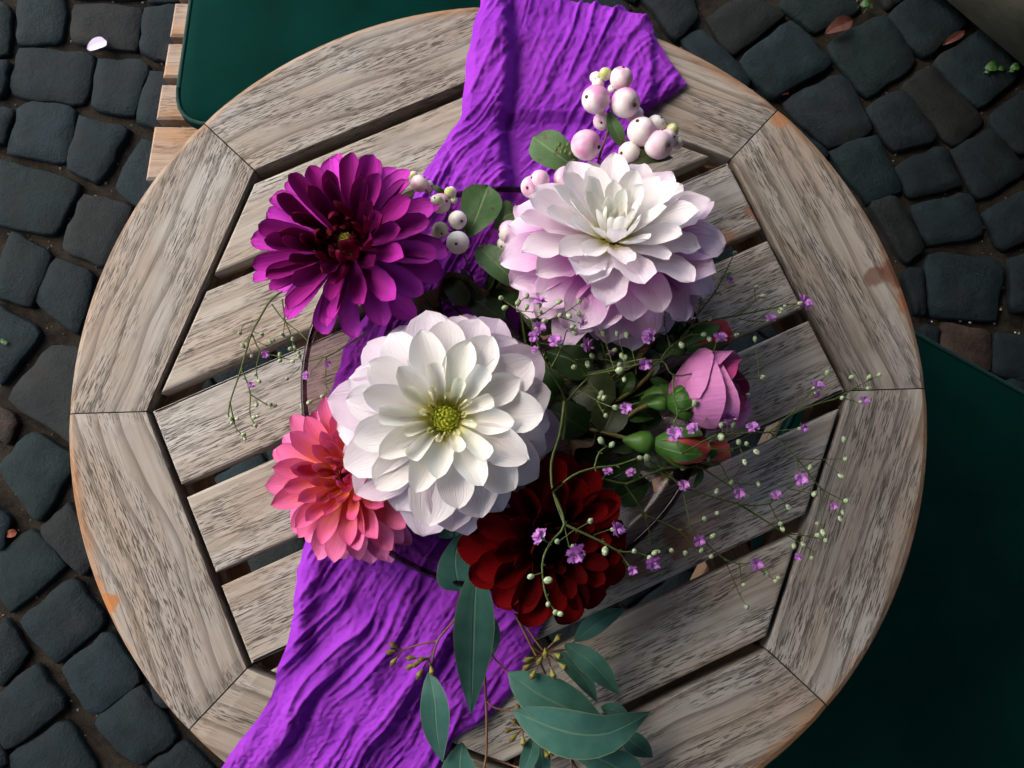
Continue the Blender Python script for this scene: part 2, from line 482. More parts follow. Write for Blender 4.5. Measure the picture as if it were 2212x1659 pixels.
# ------------------------------------------------------------------ round table
TH0 = .0204
RI, RO = .2861, .35
table = tag(empty('round_table', Matrix.Translation((0, 0, 0))), 'round weathered teak slatted garden table with octagonal framed rim', 'table')
APO = RI * math.cos(R_(22.5))
for k in range(8):
    a0 = TH0 + k * math.pi / 4; a1 = a0 + math.pi / 4
    am = (a0 + a1) / 2
    Mx = frame((math.cos(am) * .3, math.sin(am) * .3, ZT), (0, 0, 1), (-math.sin(am), math.cos(am), 0))
    eps = .0011
    ns = 20
    P = []
    rows = ((0, -.022), (0, -.0012), (.006, 0), (.25, 0), (.5, 0), (.75, 0), (.915, 0), (.962, -.0016), (.988, -.0052), (1, -.011), (.985, -.018), (.95, -.022))
    zoff = random.uniform(-.0004, .0004)
    for (u, z) in rows:
        for i in range(ns + 1):
            s = i / ns
            ci = Vector((math.cos(a0), math.sin(a0))).lerp(Vector((math.cos(a1), math.sin(a1))), s) * RI
            ao = a0 + (a1 - a0) * s
            co = Vector((math.cos(ao), math.sin(ao))) * RO
            p = ci.lerp(co, u)
            # hairline joint at both ends
            e = (0.5 - s) * 2 * eps * (1 if abs(s - .5) > .4 else 0)
            tg = Vector((-math.sin(am), math.cos(am)))
            p = p + tg * (eps * .5 if i == 0 else (-eps * .5 if i == ns else 0))
            dz = -.0012 if (i in (0, ns) and z > -.003) else 0
            P.append(Mx.inverted() @ Vector((p.x, p.y, ZT + z + zoff + dz)))
    mb = MB()
    f = []
    n = ns + 1
    for r in range(len(rows) - 1):
        for i in range(ns): f.append((r * n + i, (r + 1) * n + i, (r + 1) * n + i + 1, r * n + i + 1))
    for i in range(ns): f.append(((len(rows) - 1) * n + i, i, i + 1, (len(rows) - 1) * n + i + 1))
    f.append(tuple(r * n for r in range(len(rows))))
    f.append(tuple(r * n + ns for r in reversed(range(len(rows)))))
    mb.add(P, f)
    o = mb.build('rim_segment', M['rim_wood'], table, Mx, smooth=False)
def clip(poly, nrm, d):
    out = []
    for i in range(len(poly)):
        a, b = poly[i - 1], poly[i]
        da, db = a.dot(nrm) - d, b.dot(nrm) - d
        if da <= 0 and db > 0 or da > 0 and db <= 0: out.append(a.lerp(b, da / (da - db)))
        if db <= 0: out.append(b)
    return out
an = R_(112.5) + TH0
nrm = Vector((math.cos(an), math.sin(an))); tan_ = Vector((math.sin(an), -math.cos(an)))
GP = 2 * APO / 7
for k in range(7):
    t1 = APO - k * GP - .0055; t0 = APO - (k + 1) * GP + .0055
    if k == 0: t1 = APO - .0105
    if k == 6: t0 = -APO + .0095
    poly = [tan_ * -.4 + nrm * t0, tan_ * .4 + nrm * t0, tan_ * .4 + nrm * t1, tan_ * -.4 + nrm * t1]
    for j in range(8):
        if j in (2, 6): continue
        aa = TH0 + R_(22.5 + 45 * j)
        poly = clip(poly, Vector((math.cos(aa), math.sin(aa))), APO - .0042)
    Mx = frame(((nrm * (t0 + t1) / 2).x, (nrm * (t0 + t1) / 2).y, ZT), (0, 0, 1), (tan_.x, tan_.y, 0))
    bm = bmesh.new()
    vs = [bm.verts.new(Mx.inverted() @ Vector((p.x, p.y, ZT - .0012))) for p in poly]
    fc = bm.faces.new(vs)
    if fc.normal.z < 0: fc.normal_flip()
    ex = bmesh.ops.extrude_face_region(bm, geom=[fc])
    for v in [g for g in ex['geom'] if isinstance(g, bmesh.types.BMVert)]: v.co.z -= .018
    bmesh.ops.recalc_face_normals(bm, faces=bm.faces)
    ed = [e for e in bm.edges if all(v.co.z > -.005 for v in e.verts)]
    bmesh.ops.bevel(bm, geom=ed, offset=.0022, segments=2, affect='EDGES', profile=.5)
    me = bpy.data.meshes.new('slat'); bm.to_mesh(me); bm.free(); me.materials.append(M['slat_wood'])
    link('slat', me, table, Mx)
def box(mb, c, sx, sy, sz, ax=(1, 0, 0), bev=0.0):
    X = Vector(ax).normalized(); Z = Vector((0, 0, 1)); Y = Z.cross(X)
    c = Vector(c)
    b = min(bev, sz * .45)
    P = []
    for (z, i) in ((-sz, b), (-sz + b, 0), (sz - b, 0), (sz, b)):
        for (u, w) in ((-1, -1), (1, -1), (1, 1), (-1, 1)):
            P.append(c + X * u * (sx - i) + Y * w * (sy - i) + Z * z)
    f = [(3, 2, 1, 0), (12, 13, 14, 15)]
    for r in range(3):
        for j in range(4):
            k = (j + 1) % 4
            f.append((r * 4 + j, r * 4 + k, (r + 1) * 4 + k, (r + 1) * 4 + j))
    mb.add(P, f)
# ledge under the rim, battens, legs
for k in range(8):
    am = TH0 + R_(22.5 + 45 * k)
    mb = MB(); dv = Vector((math.cos(am), math.sin(am), 0))
    box(mb, (0, 0, 0), .112, .024, .011, (1, 0, 0), .002)
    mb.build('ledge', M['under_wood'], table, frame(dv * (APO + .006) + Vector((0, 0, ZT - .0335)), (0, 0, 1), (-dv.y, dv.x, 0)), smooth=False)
nv = Vector((nrm.x, nrm.y, 0)); tv = Vector((tan_.x, tan_.y, 0))
for s in (-1, 1):
    mb = MB(); box(mb, (0, 0, 0), .255, .017, .013, (1, 0, 0), .002)
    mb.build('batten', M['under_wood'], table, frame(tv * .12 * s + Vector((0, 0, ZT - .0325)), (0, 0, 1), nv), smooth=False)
for s in (-1, 1):
    for q in (-1, 1):
        mb = MB()
        a = tv * .165 * s + nv * .2 * q + Vector((0, 0, ZT - .047)); b = tv * .165 * s - nv * .27 * q; b = Vector((b.x, b.y, 0.0))
        b += tv * (.03 * q) ; a += tv * (.03 * q)
        z = (a - b).normalized(); Mx = frame((a + b) / 2, z, tv)
        box(mb, (0, 0, 0), .012, .02, (a - b).length / 2, (1, 0, 0), .003)
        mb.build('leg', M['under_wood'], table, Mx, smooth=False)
for (q, z) in ((-1, .12), (1, .12)):
    f_ = 1 - (z / (ZT - .047))
    c = nv * (-q) * 0 + Vector((0, 0, z))
    mb = MB(); box(mb, (0, 0, 0), .17, .012, .018, (1, 0, 0), .003)
    yy = (.27 - (.47) * z / (ZT - .047)) * q
    mb.build('stretcher', M['under_wood'], table, frame(nv * yy + tv * (-.03 * q) + Vector((0, 0, z)), (0, 0, 1), tv), smooth=False)

# ------------------------------------------------------------------ chairs and cushions
M['cushion'] = None
def cushion_mat():
    t = NT('green_canvas')
    v = t.n('TexCoord').outputs['Object']
    n = t.noise(v, 14., 4.); f = t.noise(v, 900., 2.)
    c = t.mix(t.sstep(n, .3, .7), (.0002, .0155, .0125), (.0003, .0205, .0165))
    return t.done(t.pbsdf(c, .85, t.bump(t.math('ADD', f, n), .25, .0008), .03))
M['cushion'] = cushion_mat()
M['piping'] = plain_mat('green_piping', (.0005, .024, .019), (.0008, .032, .026), 200., .8)
def chair(label, clabel, Mx, w0, w1, depth, slat0, pitch_, sw, nsl, cush):
    r = tag(empty('garden_chair', Mx), label, 'chair', 'teak garden chairs at the table')
    SH = .44
    hw = lambda y: (w0 + (w1 - w0) * min(1, max(0, y / depth))) / 2
    def trap(mb, y0, y1, z0, z1, inset=0.0):
        b = .003
        P = []
        for (z, i) in ((z0, 0), (z1 - b, 0), (z1, b)):
            for (sx, y) in ((-1, y0 + i), (1, y0 + i), (1, y1 - i), (-1, y1 - i)):
                P.append((sx * (hw(y) - i - inset), y, z))
        f = [(3, 2, 1, 0), (8, 9, 10, 11)]
        for q in range(2):
            for j in range(4):
                k = (j + 1) % 4
                f.append((q * 4 + j, q * 4 + k, q * 4 + 4 + k, q * 4 + 4 + j))
        mb.add(P, f)
    mb = MB(); trap(mb, 0, slat0 - .010, SH - .03, SH + .001); mb.build('front_rail', M['chair_wood'], r, smooth=False)
    for k in range(nsl):
        mb = MB(); y0 = slat0 + k * pitch_; trap(mb, y0, y0 + sw, SH - .019, SH)
        mb.build('seat_slat', M['chair_wood'], r, smooth=False)
    for s in (-1, 1):
        mb = MB()
        a = Vector((s * (hw(0) - .035), .015, SH - .05)); b = Vector((s * (hw(depth) - .035), depth, SH - .05))
        c = (a + b) / 2; box(mb, (0, 0, 0), (b - a).length / 2, .011, .03, (1, 0, 0), .003)
        mb.build('side_rail', M['chair_wood'], r, frame(c, (0, 0, 1), b - a), smooth=False)
        for (y0, y1, ztop, dx) in ((.03, .03, SH - .031, .05), (depth + .012, depth + .055, .90, .05)):
            mb = MB(); a = Vector((s * (hw(y0) - dx), y0, 0)); b = Vector((s * (hw(y0) - dx), y1, ztop))
            box(mb, (0, 0, 0), .016, .02, (b - a).length / 2, (1, 0, 0), .003)
            mb.build('leg', M['chair_wood'], r, frame((a + b) / 2, b - a, (1, 0, 0)), smooth=False)
    for k in range(4):
        mb = MB(); z = .58 + k * .085
        box(mb, (0, 0, 0), hw(depth) - .068, .009, .028, (1, 0, 0), .003)
        mb.build('back_slat', M['chair_wood'], r, Matrix.Translation((0, depth + .03 + (z - .45) * .05, z)), smooth=False)
    # cushion
    cw0, cw1, cy0, cy1, rad, dx = cush
    pts = []
    cs = [(-cw0 / 2, cy0), (cw0 / 2, cy0), (cw1 / 2, cy1), (-cw1 / 2, cy1)]
    for i in range(4):
        p, a, b = Vector(cs[i]), Vector(cs[i - 1]), Vector(cs[(i + 1) % 4])
        pa = p + (a - p).normalized() * rad; pb = p + (b - p).normalized() * rad
        for k in range(7):
            t = k / 6
            pts.append(pa * (1 - t) ** 2 + p * 2 * t * (1 - t) + pb * t * t)
        nx = (b - p); 
        for k in range(1, 7):
            q0 = pb; q1 = b + (p - b).normalized() * rad
            pts.append(q0.lerp(q1, k / 7))
    c = sum(pts, Vector((0, 0))) / len(pts)
    prof = [(.97, 0), (.992, .004), (1.0, .012), (1.0, .017), (.99, .024), (.965, .0285), (.9, .0315), (.75, .035), (.5, .0375), (.25, .0385), (.0, .039)]
    P = []
    for (k, z) in prof:
        for p in pts:
            q = c + (p - c) * k
            zz = z + SH + .0025 + .0016 * vnoise(q.x * 14 + 5, q.y * 14) * (1 if k < .95 else 0)
            P.append((q.x + dx, q.y, zz))
    mb = MB(); mb.grid(P, len(prof), len(pts), None, True)
    mb.f.append(tuple(reversed(range(len(pts)))))
    cu = mb.build('seat_cushion', M['cushion'], None, Mx)
    tag(cu, clabel, 'cushion', 'green seat cushions')
    ring = [Vector((c.x + (p.x - c.x) * .988 + dx, c.y + (p.y - c.y) * .988, SH + .0285)) for p in pts]
    mb = MB(); mb.tube(ring + [ring[0]], .0026, sides=6, sub=1)
    mb.build('piping', M['piping'], cu)
    return r
# chair at the top: seat slats show at its side
ux = Vector((1, -.02, 0)).normalized(); uy = Vector((.02, 1, 0)).normalized()
C1 = frame(Vector((-.158, .30, 0)), (0, 0, 1), ux)
chair('teak chair with seat slats showing beside its green cushion', 'dark green cushion lying on the chair whose seat slats stick out', C1, .525, .455, .43, .0775, .0538, .0445, 7, (.45, .40, .055, .44, .045, 0))
d = Vector((.873, -.488, 0)); n_ = Vector((.488, .873, 0))
edge_pt = Vector((.4826, .1021, 0))
C2 = frame(edge_pt - n_ * .262 - d * .1, (0, 0, 1), -n_)
C2 = frame(edge_pt - n_ * .262 - d * .1, (0, 0, 1), Vector((d.y, -d.x, 0)))
chair('teak chair almost hidden under a cushion reaching over its edges', 'dark green cushion covering its whole seat beside the table, in shade', C2, .53, .50, .43, .0775, .0538, .0445, 7, (.528, .505, .004, .45, .04, 0))

# ------------------------------------------------------------------ unseen house front and canopy, added to darken the lower right
M['wall'] = plain_mat('added_wall_plaster', (.05, .045, .04), (.08, .072, .062), 6., .95, .5, .004)
M['added_awning'] = plain_mat('added_awning_canvas', (.012, .03, .025), (.02, .04, .034), 30., .9, .2)
hw_ = tag(empty('added_wall', frame(d * 1.2 + n_ * -.1, (0, 0, 1), n_)), 'unseen dark plastered front added behind the shaded chair to block light', 'wall')  # out of view, added to cut skylight from the right
mb = MB(); box(mb, (0, 0, 1.7), 2.4, .12, 1.7, (1, 0, 0), .01); mb.build('added_wall_face', M['wall'], hw_, Matrix.Translation((0, .12 * -1, 0)), smooth=False)
mb = MB(); box(mb, (0, 0, .12), 2.4, .02, .12, (1, 0, 0), .006); mb.build('plinth', M['stone_d'] if 'stone_d' in M else M['wall'], hw_, Matrix.Translation((0, .02, 0)), smooth=False)
aw = tag(empty('added_awning', frame(d * 1.2 + n_ * -.1 + Vector((0, 0, 2.5)), (0, 0, 1), n_)), 'unseen dark canvas canopy added overhead to shade the table towards the shaded chair', 'added_awning')  # out of view, added so its edge dims the table towards the lower right
mb = MB(); P = []
for i in range(9):
    for (y, z) in ((.0, 0), (1.2, -.1), (2.36, -.2), (2.36, -.36)): P.append((-2.2 + i * .55, y, z))
mb.grid(P, 9, 4); mb.build('canvas', M['added_awning'], aw, smooth=False)
mb = MB(); mb.tube([(-2.2, 2.355, -.2), (2.2, 2.355, -.2)], .02, sides=8, sub=1); mb.build('front_bar', M['wall'], aw)
for s_ in (-2.0, 2.0):
    mb = MB(); mb.tube([(s_, 0, -.6), (s_, 2.35, -.2)], .014, sides=8, sub=1); mb.build('arm', M['wall'], aw)
# ------------------------------------------------------------------ stone planter in the corner
M['stone'] = plain_mat('mossy_stone', (.06, .06, .044), (.11, .108, .08), 14., .9, .6, .006)
M['soil'] = plain_mat('soil', (.02, .014, .01), (.05, .035, .025), 90., 1., 1., .01)
pl = tag(empty('stone_planter', frame((.975, .875, 0), (0, 0, 1), (.707, -.707, 0))), 'pale mossy stone trough standing on the cobbles', 'planter')
bm = bmesh.new(); bmesh.ops.create_cube(bm, size=1)
for v in bm.verts: v.co = Vector((v.co.x * (.72 if v.co.z > 0 else .66), v.co.y * (.40 if v.co.z > 0 else .34), (v.co.z + .5) * .3))
bmesh.ops.bevel(bm, geom=list(bm.edges), offset=.03, segments=4, affect='EDGES')
top = max(bm.faces, key=lambda f: f.calc_center_median().z * 10 + f.calc_area())
bmesh.ops.inset_region(bm, faces=[top], thickness=.02, depth=0)
ex = bmesh.ops.extrude_face_region(bm, geom=[top])
for v in [g for g in ex['geom'] if isinstance(g, bmesh.types.BMVert)]: v.co.z -= .05
bmesh.ops.delete(bm, geom=[top], context='FACES')
me = bpy.data.meshes.new('trough'); bm.to_mesh(me); bm.free(); me.materials.append(M['stone'])
me.polygons.foreach_set('use_smooth', [True] * len(me.polygons))
link('trough', me, pl)
mb = MB(); P = []
for i in range(13):
    for j in range(9): P.append(((i / 12 - .5) * .62, (j / 8 - .5) * .30, .256 + random.uniform(-.004, .004)))
mb.grid(P, 13, 9); mb.build('soil', M['soil'], pl)

# ------------------------------------------------------------------ purple crinkled cloth
def cloth_mat():
    t = NT('purple_gauze')
    v = t.n('TexCoord').outputs['UV']
    n = t.noise(t.mapping(v, (1, 1, 1)), 9., 4.)
    f = t.noise(t.mapping(v, (260, 520, 1)), 1., 2., .6)
    g = t.noise(t.mapping(v, (900, 900, 1)), 1., 2.)
    c = t.mix(t.sstep(n, .3, .7), (.25, .032, .46), (.33, .048, .55))
    c = t.mix(t.math('MULTIPLY', t.sstep(f, .6, .75), .45), c, (.09, .006, .22))
    c = t.mix(t.math('MULTIPLY', t.sstep(g, .58, .75), .35), c, (.5, .13, .72))
    h = t.math('ADD', f, t.math('MULTIPLY', g, .6))
    return t.leafy(c, .9, .12, t.bump(h, .8, .0012), .03)
M['cloth'] = cloth_mat()
LB = [(1060,-150),(1046,-10),(1026,60),(1010,130),(1003,200),(1000,250),(962,310),(925,360),(903,400),(885,450),(850,560),(800,670),(745,755),(715,850),(690,950),(672,1060),(661,1165),(645,1230),(640,1290),(636,1335),(624,1390),(602,1440),(590,1500),(560,1550),(520,1600),(480,1655),(440,1720),(400,1800)]
RB = [(1412,-150),(1410,-10),(1414,40),(1408,72),(1438,125),(1462,160),(1483,187),(1440,216),(1396,246),(1375,300),(1330,370),(1260,450),(1190,540),(1150,620),(1120,720),(1108,850),(1110,950),(1118,1050),(1135,1150),(1165,1250),(1180,1310),(1168,1353),(1140,1425),(1112,1485),(1063,1542),(977,1597),(955,1652),(930,1720)]
def resample(pts, n):
    P = [Vector((a, b)) for a, b in pts]
    s = [0]
    for i in range(1, len(P)): s.append(s[-1] + (P[i] - P[i - 1]).length)
    out = []
    tt = np.linspace(0, s[-1], n)
    return np.stack([np.interp(tt, s, [p.x for p in P]), np.interp(tt, s, [p.y for p in P])], 1)
NV, NU = 560, 130
# match both borders by their height in the picture, so that rows stay level
LBs = resample(LB, NV * 4); RBs = resample(RB, NV * 4)
vv = np.linspace(0, 1, NV)
Lc = np.stack([np.interp(vv, np.linspace(0, 1, NV * 4), LBs[:, i]) for i in (0, 1)], 1)
Rc = np.stack([np.interp(vv, np.linspace(0, 1, NV * 4), RBs[:, i]) for i in (0, 1)], 1)
uu = np.linspace(0, 1, NU)
PX = Lc[:, None, :] * (1 - uu)[None, :, None] + Rc[:, None, :] * uu[None, :, None]
X, Y = PX[..., 0], PX[..., 1]
X = X + 5 * vnoise(X / 38, Y / 22) * 0.6
# wrinkles run along the cloth, slanting
thv = np.interp(Y, [0, 350, 700, 1150, 1400, 1659], [54, 62, 72, 60, 50, 44]) + 14 * vnoise(X / 260 + 3, Y / 260) 
U_ = uu[None, :] * np.ones_like(X)
width = np.linalg.norm(Rc - Lc, axis=1)[:, None]
warp = 34 * vnoise(X / 210 + 9, Y / 210) + 9 * vnoise(X / 80 + 1, Y / 80 + 5)
perp = X * np.sin(np.radians(56)) + Y * np.cos(np.radians(56)) + warp
para = -X * np.cos(np.radians(56)) + Y * np.sin(np.radians(56))
def ridged(p, l, s):
    a = 1 - np.abs(vnoise(p / l + s, para / (l * 11) + s * 1.7))
    return a ** 4
amp = .6 + .5 * vnoise(X / 180 + 20, Y / 180 + 8)
H = .0044 * ridged(perp, 26, 3.1) * amp + .0026 * ridged(perp, 15, 8.4) * (1.1 - .6 * amp) + .0030 * (vnoise(perp / 62 + 4, para / 420) + 1.05)
H += .0009 * vnoise(X / 6.5, Y / 6.5) + .0008 * ridged(perp, 8, 5.2)
# lengthwise fold at the top, lying over its right neighbour
fx = np.interp(Y, [-150, 0, 100, 200, 280, 380, 460], [1085, 1088, 1102, 1098, 1082, 1096, 1090])
fold = 1 / (1 + np.exp((X - fx) / 5)) * np.clip(1 - (fx - X) / 120, 0, 1) ** .7
fade = np.interp(Y, [-150, 400, 560], [1, 1, 0])
H += .013 * fold * fade - .0035 * np.exp(-((X - fx - 18) / 14) ** 2) * fade
# right hem: folded lower layer forming a corner
rf = 1 / (1 + np.exp((X - 1407) / 4)) * np.interp(Y, [40, 90, 250, 270], [0, 1, 1, 0])
H += .006 * rf
# folds in the lower half
for (x0, y0, x1, y1, a_) in ((800, 1330, 560, 1659, .008), (905, 1280, 790, 1500, .006), (700, 1180, 640, 1420, .006), (1010, 1330, 760, 1659, .005)):
    dx, dy = x1 - x0, y1 - y0; L_ = math.hypot(dx, dy)
    ts = ((X - x0) * dx + (Y - y0) * dy) / L_ ** 2
    ds = ((X - x0) * dy - (Y - y0) * dx) / L_ + 9 * vnoise(Y / 60, X / 200 + a_ * 999)
    H += a_ * np.exp(-np.where(ds > 0, (ds / 16) ** 2, (ds / 40) ** 2)) * np.clip(np.minimum(ts, 1 - ts) * 5 + .3, 0, 1)
edge_d = np.minimum(U_, 1 - U_) * width
H *= np.clip(.35 + edge_d / 30, 0, 1)
H = np.maximum(H, .0004 * (1 + vnoise(X / 9, Y / 9)))
mb = MB(); P = []; UV = []
for i in range(NV):
    for j in range(NU):
        p = at(X[i, j], Y[i, j], 0)
        r = math.hypot(p.x, p.y)
        h = float(H[i, j]) + .0016
        if r < .085: h = min(h, .0045)
        elif r < .155: h = min(h, .006 + (r - .085) * .35)
        if r > .346:
            ex_ = r - .346
            q = min(ex_ / .012, 1.57)
            k = (.346 + .0135 * math.sin(q) + h * .6) / r
            dn = .0135 * (1 - math.cos(q)) + max(0, ex_ - .0188) * 1.02
            P.append((p.x * k, p.y * k, ZT + h * max(0, math.cos(q)) - dn + .0006))
        else: P.append((p.x, p.y, ZT + h))
        UV.append((X[i, j] / 1000, Y[i, j] / 1000))
mb.grid(P, NV, NU, UV)
mb.f = [tuple(reversed(f)) for f in mb.f]
cloth = tag(mb.build('table_runner', M['cloth']), 'purple crinkled gauze runner draped across the table under the flowers', 'cloth')

# ------------------------------------------------------------------ glass bowl
def glass_mat(name, tint, rough=.03, k_=.4):
    t = NT(name)
    tr = t.n('BsdfTransparent'); t.set(tr, 'Color', tint)
    gl = t.n('BsdfGlossy'); t.set(gl, 'Roughness', rough); t.set(gl, 'Color', (1, 1, 1))
    lw = t.n('LayerWeight'); t.set(lw, 'Blend', .5); fr = t.math('ADD', .02, t.math('MULTIPLY', t.math('POWER', lw.outputs['Facing'], 5.), k_))
    m = t.n('MixShader'); t.set(m, 0, fr); t.t.links.new(tr.outputs[0], m.inputs[1]); t.t.links.new(gl.outputs[0], m.inputs[2])
    return t.done(m.outputs[0])
M['glass'] = glass_mat('smoky_mauve_glass', (.80, .70, .72), .2, .05)
M['glass_rim'] = glass_mat('mauve_glass_rim', (.34, .24, .30), .05)
BC = Vector((.004, .0085, ZT + .0062))
bowl = tag(empty('glass_bowl', Matrix.Translation(BC)), 'wide shallow smoky mauve glass bowl holding the flowers', 'bowl')
prof = [(.0, .0015), (.055, .001), (.062, 0), (.075, .0025), (.10, .0085), (.125, .0185), (.142, .029), (.1525, .0395)]
inner = [(r - .0028, z + .0032) for (r, z) in reversed(prof[1:])] + [(0, .005)]
mb = MB(); mb.lathe(prof + inner, 72)
bw = mb.build('bowl_body', M['glass'], bowl)
mb = MB(); ring = [Vector((.1525 * math.cos(q), .1525 * math.sin(q), .0415)) for q in np.linspace(0, 2 * math.pi, 97)]
mb.tube(ring, .0024, sides=10, sub=1, cap=False); mb.build('rim', M['glass_rim'], bowl)

# brown net ribbon bunched inside the bowl
def net_mat():
    t = NT('brown_net')
    v = t.n('TexCoord').outputs['UV']; sp = t.n('SeparateXYZ'); t.set(sp, 0, v)
    def thr(s_): return t.sstep(t.math('ABSOLUTE', t.math('SUBTRACT', t.math('FRACT', s_), .5)), .17, .3)
    g = t.math('MAXIMUM', thr(t.math('MULTIPLY', sp.outputs[0], 210.)), thr(t.math('MULTIPLY', sp.outputs[1], 24.)))
    c = t.mix(g, (.012, .007, .006), (.16, .095, .05))
    return t.done(t.pbsdf(c, .6, t.bump(g, .5, .0008), .4))
M['net'] = net_mat()
mb = MB(); P = []; UV = []
n1, n2 = 120, 10
for i in range(n1):
    q = i / (n1 - 1) * 5.9
    for j in range(n2):
        s = j / (n2 - 1)
        rr = .078 + .012 * math.sin(q * 3.1) + .006 * math.sin(q * 9) + .014 * (s - .5) + .006 * math.sin(q * 17 + s * 3)
        P.append(BC + Vector((rr * math.cos(q) + .012, rr * math.sin(q) + .004, .0145 + s * .034 + .005 * math.sin(q * 5)))); UV.append((i / n1, s))
mb.grid(P, n1, n2, UV)
tag(mb.build('net_ribbon', M['net']), 'brown woven net ribbon bunched among the stems inside the bowl', 'ribbon')

# ------------------------------------------------------------------ petals and dahlias
PR = dict(
  ovate=([0, .12, .3, .5, .7, .82, .9, .95, .98, 1], [.22, .36, .68, .93, 1, .88, .66, .42, .22, .02]),
  paddle=([0, .12, .3, .5, .7, .82, .9, .95, .98, 1], [.3, .42, .64, .86, 1, .98, .86, .68, .47, .08]),
  round=([0, .12, .3, .5, .7, .82, .9, .95, .98, 1], [.25, .38, .66, .9, 1, .95, .8, .6, .38, .05]),
  tube=([0, .2, .5, .8, .93, 1], [.45, .6, .8, 1, 1.05, .95]),
  euc=([0, .1, .22, .38, .55, .7, .82, .92, 1], [.2, .5, .82, 1, .93, .72, .47, .23, .02]),
  spoon=([0, .12, .3, .5, .68, .82, .92, .98, 1], [.2, .3, .55, .84, 1, .93, .66, .32, .06]),
  lance=([0, .12, .3, .5, .68, .82, .92, .98, 1], [.25, .42, .78, 1, .92, .66, .36, .14, .02]))
def petal_mesh(name, mat, L, W, prof, A0, A1, b0, b1, wav=0., ns=11, nx=6, seed=0, notch=0.):
    rs = random.Random(seed)
    ph = rs.random() * 6; fq = rs.uniform(2, 4)
    sk = rs.uniform(-.12, .12)
    xs, ws = PR[prof]
    P = []; UV = []
    x = z = 0; yy = 0
    for i in range(ns + 1):
        s = 1 - (1 - i / ns) ** 1.45
        th = b0 * s + b1 * s * s
        if i: x += L * (s - sp_) * math.cos(th); z += L * (s - sp_) * math.sin(th)
        sp_ = s
        yy = sk * L * s * s * .5
        w = W * float(np.interp(s, xs, ws)) * (1 + .05 * math.sin(fq * 3 * s + ph))
        A = A0 + (A1 - A0) * s
        for j in range(nx + 1):
            yn = -1 + 2 * j / nx
            phi = yn * A / 2
            r = 2 * w / max(A, .05)
            y = r * math.sin(phi); zz = r * (1 - math.cos(phi))
            zz += wav * W * math.sin(fq * 2.2 * s * 3 + ph + yn * 1.3) * abs(yn) ** 1.5 * s
            zz += -.06 * W * math.cos(yn * math.pi * 1.5) * (1 - s) * s * 2
            xx = -abs(yn) ** 2 * 0 - (notch * L if (j == nx // 2 and i == ns) else 0)
            if abs(yn) == 1: y *= 1 + rs.uniform(-.05, .05)
            if i > ns - 2: xx += rs.uniform(-.012, .006) * L
            P.append((x - zz * math.sin(th) + xx, y + yy, z + zz * math.cos(th))); UV.append((s, j / nx))
    mb = MB(); mb.grid(P, ns + 1, nx + 1, UV)
    mb.f = [tuple(reversed(f)) for f in mb.f]
    return mb.mesh(name, mat)

def interp(q, qs, vs):
    if isinstance(vs[0], tuple): return tuple(float(np.interp(q, qs, [v[i] for v in vs])) for i in range(len(vs[0])))
    return float(np.interp(q, qs, vs))

